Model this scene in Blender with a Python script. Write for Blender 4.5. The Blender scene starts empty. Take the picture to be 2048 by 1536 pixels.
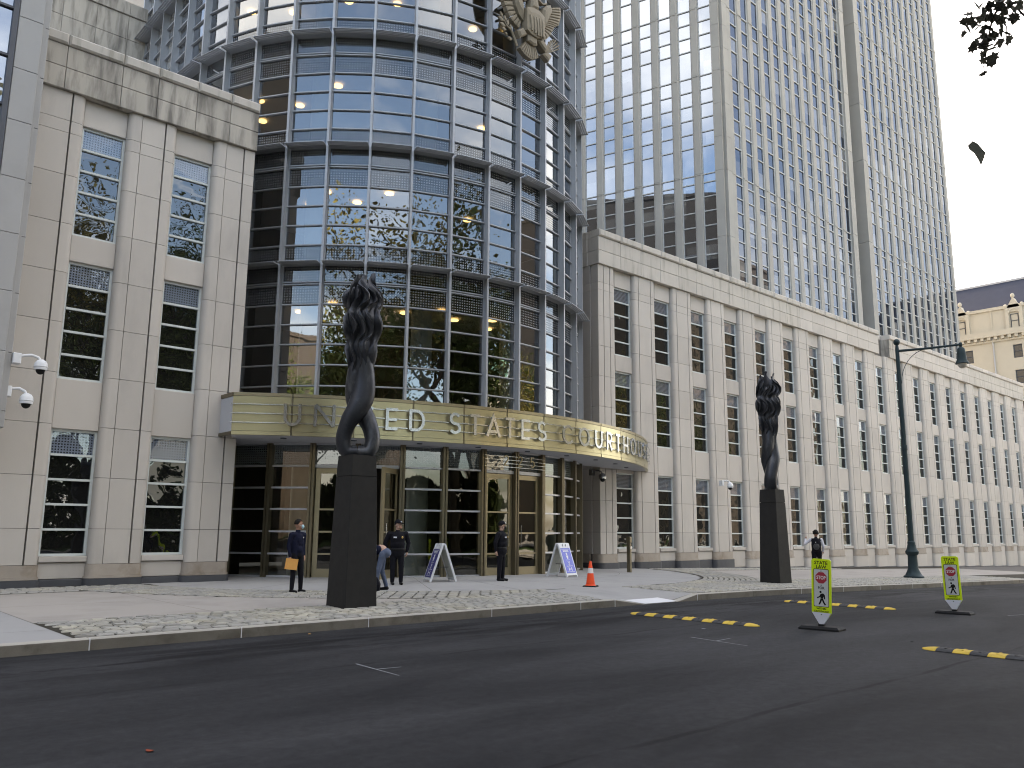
import bpy, math, random
from mathutils import Vector, Matrix
sc = bpy.context.scene
col = sc.collection
rnd = random.Random(7)
PI = math.pi
# ---------------------------------------------------------------- camera
CAM_H = 1.72
Rm = ((0.741039, -0.671412, 0.008244), (0.122326, 0.12292, -0.984849), (0.660226, 0.730819, 0.17322))
cd = bpy.data.cameras.new('camera'); cam = bpy.data.objects.new('camera', cd); col.objects.link(cam)
cd.sensor_fit = 'HORIZONTAL'; cd.sensor_width = 36.0; cd.lens = 36.0 * 1660 / 2048
cd.clip_start = 0.1; cd.clip_end = 4000
cam.matrix_world = Matrix(((Rm[0][0], -Rm[1][0], -Rm[2][0], 0), (Rm[0][1], -Rm[1][1], -Rm[2][1], 0),
                           (Rm[0][2], -Rm[1][2], -Rm[2][2], CAM_H), (0, 0, 0, 1)))
sc.camera = cam
# ---------------------------------------------------------------- sky, sun, exposure
SUN_AZ, SUN_EL = math.radians(48), math.radians(36)          # azimuth from +Y towards +X
w = bpy.data.worlds.new('World'); sc.world = w; w.use_nodes = True
nt = w.node_tree; nt.nodes.clear()
def N(nt, t, **k):
    n = nt.nodes.new(t)
    for a, b in k.items(): setattr(n, a, b)
    return n
def math_node(nt, op, a, b=None, clamp=False):
    n = N(nt, 'ShaderNodeMath', operation=op, use_clamp=clamp)
    for i, v in enumerate((a, b)):
        if v is None: continue
        if isinstance(v, (int, float)): n.inputs[i].default_value = v
        else: nt.links.new(v, n.inputs[i])
    return n.outputs[0]
sky = N(nt, 'ShaderNodeTexSky', sky_type='NISHITA', sun_disc=False, sun_elevation=SUN_EL, sun_rotation=SUN_AZ)
sky.air_density = 1.0; sky.dust_density = 2.2; sky.ozone_density = 1.0
tc = N(nt, 'ShaderNodeTexCoord'); sep = N(nt, 'ShaderNodeSeparateXYZ'); nt.links.new(tc.outputs['Generated'], sep.inputs[0])
zz = math_node(nt, 'ADD', math_node(nt, 'MAXIMUM', sep.outputs[2], 0.0), 0.16)
cmb = N(nt, 'ShaderNodeCombineXYZ')
nt.links.new(math_node(nt, 'DIVIDE', sep.outputs[0], zz), cmb.inputs[0])
nt.links.new(math_node(nt, 'DIVIDE', sep.outputs[1], zz), cmb.inputs[1])
cn = N(nt, 'ShaderNodeTexNoise'); cn.inputs['Scale'].default_value = 0.85; cn.inputs['Detail'].default_value = 9; cn.inputs['Roughness'].default_value = .56
cn.inputs['Distortion'].default_value = .35
nt.links.new(cmb.outputs[0], cn.inputs['Vector'])
cr = N(nt, 'ShaderNodeValToRGB'); cr.color_ramp.elements[0].position = .455; cr.color_ramp.elements[1].position = .68
nt.links.new(cn.outputs['Fac'], cr.inputs[0])
mx = N(nt, 'ShaderNodeMix', data_type='RGBA'); mx.inputs['B'].default_value = (8.2, 8.1, 8.0, 1)
nt.links.new(math_node(nt, 'MULTIPLY', cr.outputs[0], .9), mx.inputs['Factor'])
nt.links.new(sky.outputs[0], mx.inputs['A'])
bg = N(nt, 'ShaderNodeBackground'); bg.inputs['Strength'].default_value = 0.12
nt.links.new(mx.outputs['Result'], bg.inputs['Color'])
wo = N(nt, 'ShaderNodeOutputWorld'); nt.links.new(bg.outputs[0], wo.inputs[0])
sl = bpy.data.lights.new('sun', 'SUN'); sl.energy = 3.5; sl.angle = math.radians(.53); sl.color = (1, .93, .82)
so = bpy.data.objects.new('sun', sl); col.objects.link(so)
sdir = Vector((math.sin(SUN_AZ) * math.cos(SUN_EL), math.cos(SUN_AZ) * math.cos(SUN_EL), math.sin(SUN_EL)))
so.rotation_euler = (-sdir).to_track_quat('-Z', 'Y').to_euler(); so.location = sdir * 60
sc.view_settings.view_transform = 'Standard'; sc.view_settings.look = 'None'
sc.view_settings.gamma = 1; sc.view_settings.use_curve_mapping = False
sc.view_settings.exposure = 2.24
sc.view_settings.use_white_balance = True; sc.view_settings.white_balance_temperature = 7400; sc.view_settings.white_balance_tint = 10   # the phone's balance for open shade
sc.cycles.use_denoising = True; sc.cycles.filter_width = 1.1
sc.cycles.max_bounces = 5; sc.cycles.diffuse_bounces = 2; sc.cycles.glossy_bounces = 3; sc.cycles.transparent_max_bounces = 7
sc.cycles.use_adaptive_sampling = True; sc.cycles.adaptive_threshold = .025
sc.cycles.sample_clamp_indirect = 6
# ---------------------------------------------------------------- materials
MT = {}
def newmat(name):
    m = bpy.data.materials.new(name); m.use_nodes = True; t = m.node_tree; t.nodes.clear()
    o = N(t, 'ShaderNodeOutputMaterial'); MT[name] = m
    return m, t, o
def mapping(t, src, scale=(1, 1, 1)):
    mp = N(t, 'ShaderNodeMapping'); mp.inputs['Scale'].default_value = scale; t.links.new(src, mp.inputs[0]); return mp.outputs[0]
def noise(t, vec, scale, detail=5, rough=.55, dist=0):
    n = N(t, 'ShaderNodeTexNoise'); n.inputs['Scale'].default_value = scale; n.inputs['Detail'].default_value = detail
    n.inputs['Roughness'].default_value = rough; n.inputs['Distortion'].default_value = dist; t.links.new(vec, n.inputs['Vector']); return n.outputs['Fac']
def ramp(t, fac, a, b, ca=(0, 0, 0, 1), cb=(1, 1, 1, 1)):
    r = N(t, 'ShaderNodeValToRGB'); e = r.color_ramp.elements; e[0].position = a; e[1].position = b; e[0].color = ca; e[1].color = cb
    t.links.new(fac, r.inputs[0]); return r.outputs[0]
def mixc(t, fac, a, b):
    n = N(t, 'ShaderNodeMix', data_type='RGBA')
    for s, v in (('Factor', fac), ('A', a), ('B', b)):
        if isinstance(v, (int, float)): n.inputs[s].default_value = v
        elif isinstance(v, tuple): n.inputs[s].default_value = v if len(v) == 4 else (*v, 1)
        else: t.links.new(v, n.inputs[s])
    return n.outputs['Result']
def scale_col(t, c, f):
    n = N(t, 'ShaderNodeVectorMath', operation='SCALE'); t.links.new(c, n.inputs[0]) if not isinstance(c, tuple) else setattr(n.inputs[0], 'default_value', c[:3])
    if isinstance(f, (int, float)): n.inputs['Scale'].default_value = f
    else: t.links.new(f, n.inputs['Scale'])
    return n.outputs[0]
def M(name, c, rough=.6, metal=0.0, var=0.0, nsc=2.0, namp=.12, fsc=60, famp=.06, bump=0.0, bsc=40, c2=None, c2s=.8, c2lo=.5, c2hi=.7, stretch=(1, 1, 1), spec=.15, space='Position', rvar=.1):
    m, t, o = newmat(name)
    p = N(t, 'ShaderNodeBsdfPrincipled'); t.links.new(p.outputs[0], o.inputs[0])
    if space == 'Position': pos = N(t, 'ShaderNodeNewGeometry').outputs['Position']
    else: pos = N(t, 'ShaderNodeTexCoord').outputs['Object']
    cc = c
    if c2 is not None:
        cc = mixc(t, ramp(t, noise(t, mapping(t, pos, stretch), c2s, 6, .6, .3), c2lo, c2hi), c, c2)
    f = math_node(t, 'ADD', math_node(t, 'MULTIPLY', math_node(t, 'SUBTRACT', noise(t, mapping(t, pos, stretch), nsc, 5), .5), 2 * namp), 1.0)
    if famp: f = math_node(t, 'ADD', f, math_node(t, 'MULTIPLY', math_node(t, 'SUBTRACT', noise(t, pos, fsc, 2), .5), 2 * famp))
    if var:
        oi = N(t, 'ShaderNodeObjectInfo')
        f = math_node(t, 'ADD', f, math_node(t, 'MULTIPLY', math_node(t, 'SUBTRACT', oi.outputs['Random'], .5), 2 * var))
    t.links.new(scale_col(t, cc, f), p.inputs['Base Color'])
    p.inputs['Metallic'].default_value = metal; p.inputs['Specular IOR Level'].default_value = spec
    if rvar:
        r = math_node(t, 'ADD', math_node(t, 'MULTIPLY', math_node(t, 'SUBTRACT', noise(t, pos, nsc * 1.7, 4), .5), 2 * rvar), rough, True)
        t.links.new(r, p.inputs['Roughness'])
    else: p.inputs['Roughness'].default_value = rough
    if bump:
        b = N(t, 'ShaderNodeBump'); b.inputs['Strength'].default_value = bump; b.inputs['Distance'].default_value = .02
        t.links.new(noise(t, pos, bsc, 4), b.inputs['Height']); t.links.new(b.outputs[0], p.inputs['Normal'])
    return m
def glass(name, base=.25, tint=(.55, .6, .62), gcol=(.92, .96, 1.0), opaque=None, frit=None, wav=.12, wsc=.9, fritcol=(.4, .42, .44), pitch=.07, hole=.5, pane_tones=False):
    """coated architectural glass: mirror reflection over a clear (or dark) body, slightly wavy; optional perforated / fritted screen"""
    m, t, o = newmat(name)
    tcn = N(t, 'ShaderNodeTexCoord'); oi = N(t, 'ShaderNodeObjectInfo')
    off = N(t, 'ShaderNodeVectorMath', operation='ADD'); t.links.new(tcn.outputs['Object'], off.inputs[0])
    sv = N(t, 'ShaderNodeVectorMath', operation='SCALE'); sv.inputs[0].default_value = (37, 19, 53); t.links.new(oi.outputs['Random'], sv.inputs['Scale'])
    t.links.new(sv.outputs[0], off.inputs[1])
    b = N(t, 'ShaderNodeBump'); b.inputs['Strength'].default_value = wav; b.inputs['Distance'].default_value = .06
    t.links.new(noise(t, off.outputs[0], wsc, 1.5, .4, .2), b.inputs['Height'])
    gl = N(t, 'ShaderNodeBsdfGlossy'); gl.inputs['Roughness'].default_value = 0.012; gl.inputs['Color'].default_value = (*gcol, 1)
    t.links.new(b.outputs[0], gl.inputs['Normal'])
    fr = N(t, 'ShaderNodeFresnel'); fr.inputs['IOR'].default_value = 1.5
    fac = math_node(t, 'ADD', math_node(t, 'MULTIPLY', fr.outputs[0], .95), base, True)
    if opaque:
        body = N(t, 'ShaderNodeBsdfDiffuse'); body.inputs['Color'].default_value = (*opaque, 1)
    else:
        body = N(t, 'ShaderNodeBsdfTransparent'); body.inputs['Color'].default_value = (*tint, 1)
    if pane_tones:  # some panes paler at random, uneven sky reflection put into the body colour
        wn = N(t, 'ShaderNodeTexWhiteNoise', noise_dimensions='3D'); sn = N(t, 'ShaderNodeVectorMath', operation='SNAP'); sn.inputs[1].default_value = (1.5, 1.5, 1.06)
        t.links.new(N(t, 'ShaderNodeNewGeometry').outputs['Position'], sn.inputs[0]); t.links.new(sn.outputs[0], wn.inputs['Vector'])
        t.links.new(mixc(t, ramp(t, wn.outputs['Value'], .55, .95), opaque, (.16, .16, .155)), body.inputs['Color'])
    bo = body.outputs[0]
    if frit:
        sp = N(t, 'ShaderNodeSeparateXYZ'); t.links.new(tcn.outputs['Object'], sp.inputs[0])
        fs = []
        for k in (0, 2):
            q = math_node(t, 'FRACT', math_node(t, 'MULTIPLY', sp.outputs[k], 1 / pitch))
            fs.append(math_node(t, 'LESS_THAN', math_node(t, 'ABSOLUTE', math_node(t, 'SUBTRACT', q, .5)), hole / 2))
        msk = math_node(t, 'MULTIPLY', fs[0], fs[1])
        if frit == 'holes': msk = math_node(t, 'SUBTRACT', 1.0, msk)
        df = N(t, 'ShaderNodeBsdfDiffuse'); df.inputs['Color'].default_value = (*fritcol, 1)
        ms = N(t, 'ShaderNodeMixShader'); t.links.new(msk, ms.inputs[0]); t.links.new(bo, ms.inputs[1]); t.links.new(df.outputs[0], ms.inputs[2])
        bo = ms.outputs[0]
    mixs = N(t, 'ShaderNodeMixShader'); t.links.new(fac, mixs.inputs[0]); t.links.new(bo, mixs.inputs[1]); t.links.new(gl.outputs[0], mixs.inputs[2])
    t.links.new(mixs.outputs[0], o.inputs[0]); return m
def emit(name, c, s):
    m, t, o = newmat(name); e = N(t, 'ShaderNodeEmission'); e.inputs[0].default_value = (*c, 1); e.inputs[1].default_value = s
    t.links.new(e.outputs[0], o.inputs[0]); return m
STONE = (.53, .492, .45)
M('stone', STONE, .82, var=.055, nsc=.9, namp=.07, fsc=50, famp=.03, bump=.05, bsc=90, c2=(.40, .375, .35), c2s=.55, c2lo=.56, c2hi=.86, stretch=(1.4, 1.4, .5))
M('stone_smooth', (.40, .395, .39), .75, var=.02, nsc=.6, namp=.05, famp=.03, c2=(.35, .345, .34), c2s=.9, c2lo=.5, c2hi=.8)
M('stone_stained', (.455, .42, .37), .85, var=.05, nsc=2.2, namp=.12, famp=.03, c2=(.20, .185, .165), c2s=1.15, c2lo=.45, c2hi=.64, stretch=(2.2, 2.2, .38))
M('stone_stained_lightly', (.51, .475, .43), .85, var=.04, nsc=2.2, namp=.08, famp=.03, c2=(.30, .28, .235), c2s=1.0, c2lo=.52, c2hi=.74, stretch=(2.4, 2.4, .35))
M('stone_base', (.40, .35, .30), .85, var=.08, nsc=3, namp=.16, c2=(.30, .25, .20), c2s=1.7)
M('stone_joint', (.16, .15, .14), .9)
M('stone_tower', (.34, .33, .31), .8, var=.03, nsc=.4, namp=.05, famp=.03, c2=(.29, .28, .262), c2s=.3, c2lo=.5, c2hi=.8)
M('stone_cream', (.60, .54, .44), .85, nsc=1.2, namp=.05, famp=.03)
M('granite_dark', (.075, .078, .088), .5, nsc=4, namp=.2, fsc=200, famp=.2, spec=.4)
M('granite_black', (.030, .029, .0285), .62, nsc=5, namp=.25, fsc=260, famp=.35, bump=.08, bsc=120)
M('kerb_granite', (.215, .195, .165), .85, var=.07, nsc=3.5, namp=.25, fsc=70, famp=.2, bump=.2, bsc=60, c2=(.12, .105, .085), c2s=1.6)
M('kerb_worn', (.40, .375, .335), .85, var=.05, nsc=3.5, namp=.15, fsc=70, famp=.15)
M('concrete_tan', (.38, .35, .32), .88, nsc=.5, namp=.07, fsc=90, famp=.06, bump=.06, bsc=120, c2=(.31, .288, .265), c2s=.8, c2lo=.5, c2hi=.75)
M('concrete_grey', (.35, .345, .34), .85, nsc=.6, namp=.07, fsc=90, famp=.06, bump=.06, bsc=120, c2=(.30, .297, .295), c2s=.7, c2lo=.5, c2hi=.75)
M('concrete_pale', (.52, .49, .45), .85, nsc=.3, namp=.06)
M('concrete_white', (.70, .70, .72), .8, nsc=1.2, namp=.06, fsc=90, famp=.05)
M('cobble', (.335, .325, .30), .8, var=.16, nsc=6, namp=.18, fsc=90, famp=.14, bump=.25, bsc=50, c2=(.40, .375, .31), c2s=.9, c2lo=.45, c2hi=.65)
M('cobble_bed', (.055, .05, .04), .95, nsc=20, namp=.3)
M('bronze_dark', (.052, .055, .064), .40, metal=.55, nsc=3.5, namp=.3, fsc=30, famp=.15, bump=.15, bsc=14, c2=(.13, .135, .145), c2s=2.2, c2lo=.52, c2hi=.72, stretch=(1.5, 1.5, .6), space='Object')
M('gold_panel', (.45, .41, .265), .30, metal=.85, var=.03, nsc=.8, namp=.06, famp=0, stretch=(.6, .6, 3), rvar=0)
M('bronze_frame', (.20, .172, .118), .38, metal=.8, nsc=1.2, namp=.12, famp=.03, stretch=(2, 2, .4))
M('bronze_bright', (.34, .295, .20), .35, metal=.8, nsc=1.2, namp=.08, famp=.03)
M('steel_letter', (.46, .48, .51), .22, metal=1.0, nsc=5, namp=.06, rvar=0, famp=0)
M('aluminium', (.40, .415, .44), .42, metal=.25, nsc=1.0, namp=.07, famp=.03)
M('aluminium_mid', (.26, .27, .30), .45, metal=.3, nsc=1.0, namp=.08)
M('rail_steel', (.52, .53, .56), .4, metal=.5, nsc=2, namp=.08)
M('aluminium_dark', (.10, .105, .12), .5, metal=.3, nsc=1.0, namp=.1)
M('frame_white', (.60, .64, .63), .5, nsc=2, namp=.05, famp=.02)
M('frame_tower', (.45, .46, .46), .5, nsc=1, namp=.05, famp=.02)
M('soffit', (.52, .52, .54), .7, nsc=.8, namp=.05)
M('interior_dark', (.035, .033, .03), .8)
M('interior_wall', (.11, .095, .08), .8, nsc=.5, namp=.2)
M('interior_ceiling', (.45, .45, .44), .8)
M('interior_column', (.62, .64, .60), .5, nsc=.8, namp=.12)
M('stone_eagle', (.235, .20, .15), .6, nsc=4, namp=.14, fsc=40, famp=.06, space='Object')
M('plastic_white', (.74, .75, .77), .45, nsc=4, namp=.04, spec=.4)
M('plastic_grime', (.55, .55, .50), .55, nsc=9, namp=.2)
M('black_rubber', (.018, .018, .019), .65, nsc=8, namp=.3, bump=.1)
M('rubber_worn', (.07, .07, .072), .75, nsc=14, namp=.6, bump=.25, bsc=30)
M('yellow_rubber', (.72, .50, .09), .65, nsc=9, namp=.16, fsc=50, famp=.12, c2=(.50, .34, .08), c2s=9, c2lo=.55, c2hi=.75)
M('sign_yellow', (.66, .85, .015), .45, nsc=5, namp=.04, spec=.4)
M('sign_grey', (.55, .57, .57), .45, nsc=5, namp=.04)
M('sign_white', (.66, .67, .74), .45, nsc=5, namp=.04)
M('sign_red', (.38, .03, .05), .5, nsc=5, namp=.06, spec=.4)
M('ink_black', (.012, .012, .012), .6, namp=.05)
M('ink_white', (.8, .8, .8), .6, namp=.03)
M('blue_dark', (.030, .030, .20), .4, nsc=6, namp=.08, spec=.4)
M('blue_light', (.16, .19, .66), .4, nsc=6, namp=.06, spec=.4)
M('cone_orange', (.90, .085, .02), .5, nsc=9, namp=.06, spec=.4)
M('cone_white', (.78, .74, .74), .45, nsc=9, namp=.04, spec=.4)
M('lamp_green', (.035, .055, .062), .5, metal=.25, nsc=4, namp=.15)
M('lamp_glass', (.55, .52, .48), .25, nsc=4, namp=.05, spec=.4)
M('slate', (.045, .05, .075), .6, nsc=.8, namp=.12, fsc=8, famp=.06)
M('chalk', (.32, .33, .35), .9, nsc=20, namp=.35)
M('skin_a', (.42, .24, .17), .55, nsc=12, namp=.06, space='Object')
M('skin_b', (.50, .32, .25), .55, nsc=12, namp=.06, space='Object')
M('navy_cloth', (.009, .011, .028), .85, nsc=12, namp=.25, bump=.2, bsc=14, space='Object')
M('black_cloth', (.010, .010, .014), .85, nsc=12, namp=.25, bump=.2, bsc=14, space='Object')
M('denim', (.10, .125, .19), .9, nsc=9, namp=.35, bump=.2, bsc=16, c2=(.16, .19, .26), c2s=6, space='Object')
M('white_cloth', (.62, .62, .68), .85, nsc=9, namp=.1, space='Object')
M('grey_trim', (.36, .38, .44), .8)
M('hair_black', (.012, .010, .009), .6, nsc=40, namp=.4)
M('shoe_black', (.012, .012, .013), .5, nsc=20, namp=.3)
M('mask_blue', (.42, .66, .74), .8)
M('envelope', (.78, .40, .12), .7, nsc=6, namp=.08, space='Object')
M('badge_gold', (.55, .38, .14), .4, metal=.6)
M('bark', (.13, .11, .085), .9, nsc=4, namp=.3, bump=.5, bsc=14)
M('leaf_a', (.13, .165, .045), .6, nsc=.5, namp=.35, fsc=3, famp=.3)
M('leaf_b', (.26, .21, .05), .6, nsc=.5, namp=.35, fsc=3, famp=.3)
M('leaf_red', (.28, .06, .03), .7)
M('leaf_near', (.12, .12, .10), .6, nsc=9, namp=.3)
M('hedge_leaf', (.06, .085, .028), .7, nsc=3, namp=.4)
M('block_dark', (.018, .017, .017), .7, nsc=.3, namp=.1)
M('lawn', (.06, .10, .03), .9, nsc=.7, namp=.3, fsc=14, famp=.3)
M('brick_far', (.15, .12, .10), .85, nsc=.6, namp=.1)
M('copper_green', (.20, .42, .35), .8, nsc=.6, namp=.2)
M('white_cloud_wall', (.62, .60, .58), .8, nsc=.2, namp=.05)
glass('glass_drum', .175, tint=(.42, .46, .48), wav=.10)
glass('glass_drum_frit', .06, tint=(.16, .17, .18), frit='dots', fritcol=(.36, .38, .40), pitch=.09, hole=.44, wav=.10)
glass('glass_lobby', .05, tint=(.42, .44, .40), gcol=(.95, .93, .85), wav=.16)
glass('glass_lobby_frit', .05, tint=(.12, .12, .11), frit='holes', fritcol=(.13, .15, .15), pitch=.075, hole=.45, wav=.1)
glass('glass_window', .13, opaque=(.010, .010, .010), wav=.30, wsc=1.3)
glass('glass_window_dim', .05, opaque=(.008, .008, .008), gcol=(.75, .8, .8), wav=.30, wsc=1.3)
glass('glass_window_screen', .09, opaque=(.012, .014, .02), frit='holes', fritcol=(.20, .235, .29), pitch=.072, hole=.5, wav=.2)
glass('glass_window_louvre', .09, opaque=(.012, .014, .02), frit='holes', fritcol=(.15, .17, .20), pitch=.06, hole=.55, wav=.2)
glass('glass_tower', .30, opaque=(.02, .022, .026), gcol=(.80, .88, 1.0), wav=.035, wsc=.6, pane_tones=True)
glass('glass_tower_side', .16, opaque=(.012, .014, .018), gcol=(.45, .51, .62), wav=.05, wsc=.6, pane_tones=True)
emit('lamp_warm', (1, .60, .22), 1.5).cycles.emission_sampling = 'NONE'
# asphalt: fresh dark mat with a paving seam, faint paler wear and blotches near the kerb
m, t, o = newmat('asphalt')
p = N(t, 'ShaderNodeBsdfPrincipled'); t.links.new(p.outputs[0], o.inputs[0])
pos = N(t, 'ShaderNodeNewGeometry').outputs['Position']
sp = N(t, 'ShaderNodeSeparateXYZ'); t.links.new(pos, sp.inputs[0])
c = mixc(t, ramp(t, noise(t, mapping(t, pos, (.12, .42, 1)), 1.0, 7, .62, .5), .36, .66), (.019, .0195, .0215), (.048, .0485, .052))
near = math_node(t, 'SUBTRACT', 1.0, math_node(t, 'MULTIPLY', math_node(t, 'ABSOLUTE', math_node(t, 'SUBTRACT', sp.outputs[1], 11.7)), .62), True)
bl = ramp(t, noise(t, mapping(t, pos, (.40, 2.6, 1)), 1.0, 8, .66, .4), .47, .54)
c = mixc(t, math_node(t, 'MULTIPLY', near, bl), c, (.010, .010, .0115))
wob = math_node(t, 'MULTIPLY', math_node(t, 'SUBTRACT', noise(t, pos, .5, 3), .5), .25)
for yy, wd in ((9.6, .035), (4.6, .04)):
    s = math_node(t, 'LESS_THAN', math_node(t, 'ABSOLUTE', math_node(t, 'SUBTRACT', math_node(t, 'ADD', sp.outputs[1], wob), yy)), wd)
    s = math_node(t, 'MULTIPLY', s, ramp(t, noise(t, mapping(t, pos, (.5, 3, 1)), 2.0, 4), .38, .6))
    c = mixc(t, math_node(t, 'MULTIPLY', s, .75), c, (.010, .010, .011))
gr = noise(t, pos, 130, 3, .7)
f = math_node(t, 'ADD', .42, math_node(t, 'ADD', math_node(t, 'MULTIPLY', ramp(t, gr, .3, .7), .55), math_node(t, 'MULTIPLY', ramp(t, noise(t, pos, 8, 7, .82), .30, .70), .62)))
speck = ramp(t, noise(t, pos, 22, 2, .8), .70, .76)
c = mixc(t, math_node(t, 'MULTIPLY', speck, .5), scale_col(t, c, f), (.12, .12, .124))
t.links.new(c, p.inputs['Base Color']); p.inputs['Roughness'].default_value = .78; p.inputs['Specular IOR Level'].default_value = .12
b = N(t, 'ShaderNodeBump'); b.inputs['Strength'].default_value = .35; b.inputs['Distance'].default_value = .01
t.links.new(gr, b.inputs['Height']); t.links.new(b.outputs[0], p.inputs['Normal'])
# ---------------------------------------------------------------- mesh helpers
class MB:
    def __init__(s): s.v = []; s.f = []; s.m = []; s.k = 0
    def add(s, vs, fs, flip=False):
        n = len(s.v); s.v += [tuple(a) for a in vs]
        for f in fs:
            s.f.append(tuple(n + i for i in (reversed(f) if flip else f))); s.m.append(s.k)
        return s
    def box(s, x0, x1, y0, y1, z0, z1):
        return s.add([(x0, y0, z0), (x1, y0, z0), (x1, y1, z0), (x0, y1, z0), (x0, y0, z1), (x1, y0, z1), (x1, y1, z1), (x0, y1, z1)],
                     [(3, 2, 1, 0), (4, 5, 6, 7), (0, 1, 5, 4), (1, 2, 6, 5), (2, 3, 7, 6), (3, 0, 4, 7)])
    def cbox(s, x0, x1, y0, y1, z0, z1, c=.01):
        """box with its four front (low-y) edges chamfered"""
        return s.add([(x0 + c, y0, z0 + c), (x1 - c, y0, z0 + c), (x1 - c, y0, z1 - c), (x0 + c, y0, z1 - c),
                      (x0, y0 + c, z0), (x1, y0 + c, z0), (x1, y0 + c, z1), (x0, y0 + c, z1), (x0, y1, z0), (x1, y1, z0), (x1, y1, z1), (x0, y1, z1)],
                     [(0, 1, 2, 3), (4, 5, 1, 0), (5, 6, 2, 1), (6, 7, 3, 2), (7, 4, 0, 3), (8, 9, 5, 4), (9, 10, 6, 5), (10, 11, 7, 6), (11, 8, 4, 7), (11, 10, 9, 8)])
    def prism(s, poly, z0, z1):
        """plan polygon, counter-clockwise seen from above, extruded upwards"""
        n = len(poly)
        return s.add([(x, y, z0) for x, y in poly] + [(x, y, z1) for x, y in poly],
                     [tuple(reversed(range(n))), tuple(range(n, 2 * n))] + [(i, (i + 1) % n, n + (i + 1) % n, n + i) for i in range(n)])
    def ext(s, poly, vec):
        n = len(poly); vec = Vector(vec); P = [Vector(q) for q in poly]
        return s.add(P + [q + vec for q in P], [tuple(range(n)), tuple(reversed(range(n, 2 * n)))] + [((i + 1) % n, i, n + i, n + (i + 1) % n) for i in range(n)])
    def tube(s, pts, rad, n=8, flat=None, cap=True):
        """swept tube; flat = list of (a, b, twist) cross-sections instead of a radius"""
        P = [Vector(q) for q in pts]; up = Vector((0, 0, 1)); base = len(s.v); prev = None; rings = []
        for i, q in enumerate(P):
            t = (P[min(i + 1, len(P) - 1)] - P[max(i - 1, 0)]).normalized()
            if prev is None:
                a = t.cross(Vector((0, 1, 0)) if abs(t.y) < .9 else Vector((1, 0, 0))).normalized()
            else:
                a = (prev - t * prev.dot(t)).normalized()
            prev = a; b = t.cross(a)
            ra, rb, tw = flat[i] if flat else ((rad[i] if hasattr(rad, '__len__') else rad),) * 2 + (0,)
            ring = []
            for k in range(n):
                an = 2 * PI * k / n; ca, sa = math.cos(an) * ra, math.sin(an) * rb
                ct, st = math.cos(tw), math.sin(tw)
                ring.append(q + a * (ca * ct - sa * st) + b * (ca * st + sa * ct))
            rings.append(ring)
        vs = [v for r in rings for v in r]; fs = []
        for i in range(len(P) - 1):
            for k in range(n):
                k2 = (k + 1) % n; fs.append((i * n + k, i * n + k2, (i + 1) * n + k2, (i + 1) * n + k))
        if cap: fs += [tuple(reversed(range(n))), tuple(range((len(P) - 1) * n, len(P) * n))]
        return s.add(vs, fs)
    def lathe(s, prof, n=20, c=(0, 0, 0), cap=True):
        vs = [(c[0] + r * math.cos(2 * PI * k / n), c[1] + r * math.sin(2 * PI * k / n), c[2] + z) for r, z in prof for k in range(n)]
        fs = [(i * n + k, i * n + (k + 1) % n, (i + 1) * n + (k + 1) % n, (i + 1) * n + k) for i in range(len(prof) - 1) for k in range(n)]
        if cap: fs += [tuple(reversed(range(n))), tuple(range((len(prof) - 1) * n, len(prof) * n))]
        return s.add(vs, fs)
    def ellip(s, c, r, n=14, m=9, rot=None):
        vs = [];
        for i in range(m + 1):
            th = PI * i / m
            for k in range(n):
                q = Vector((r[0] * math.sin(th) * math.cos(2 * PI * k / n), r[1] * math.sin(th) * math.sin(2 * PI * k / n), -r[2] * math.cos(th)))
                if rot: q = rot @ q
                vs.append(q + Vector(c))
        fs = [(i * n + k, i * n + (k + 1) % n, (i + 1) * n + (k + 1) % n, (i + 1) * n + k) for i in range(m) for k in range(n)]
        return s.add(vs, fs)
    def mesh(s, name, mats, smooth=False, off=None):
        me = bpy.data.meshes.new(name)
        vs = s.v if off is None else [(a - off[0], b - off[1], c - off[2]) for a, b, c in s.v]
        me.from_pydata(vs, [], s.f)
        for mm in ([mats] if isinstance(mats, str) else mats): me.materials.append(MT[mm])
        if not isinstance(mats, str): me.polygons.foreach_set('material_index', s.m)
        if smooth:
            me.polygons.foreach_set('use_smooth', [True] * len(me.polygons))
            try: me.set_sharp_from_angle(angle=math.radians(smooth if smooth is not True else 50))
            except Exception: pass
        me.update(); return me
WL = {}
def put(name, me, parent=None, w=(0, 0, 0), rz=0.0):
    """an object at world place w (its parents are only ever moved, not turned)"""
    o = bpy.data.objects.new(name, me); col.objects.link(o); w = Vector(w); WL[o] = w
    if parent is not None: o.parent = parent; o.location = w - WL[parent]
    else: o.location = w
    if rz: o.rotation_euler = (0, 0, rz)
    return o
def kid(name, me, parent, loc=(0, 0, 0), rot=(0, 0, 0)):
    o = bpy.data.objects.new(name, me); col.objects.link(o); o.parent = parent; o.location = loc; o.rotation_euler = rot; return o
def tag(o, label=None, cat=None, group=None, kind=None):
    if label: o['label'] = label
    if cat: o['category'] = cat
    if group: o['group'] = group
    if kind: o['kind'] = kind
    return o
def thing(name, label, cat, loc=(0, 0, 0), rz=0.0, group=None):
    return tag(put(name, None, None, loc, rz), label, cat, group)
def wpart(name, mb, mat, parent, smooth=False):
    """a part whose shape is given in world coordinates"""
    return put(name, mb.mesh(name, mat, smooth, off=WL[parent]), parent, WL[parent])
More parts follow.
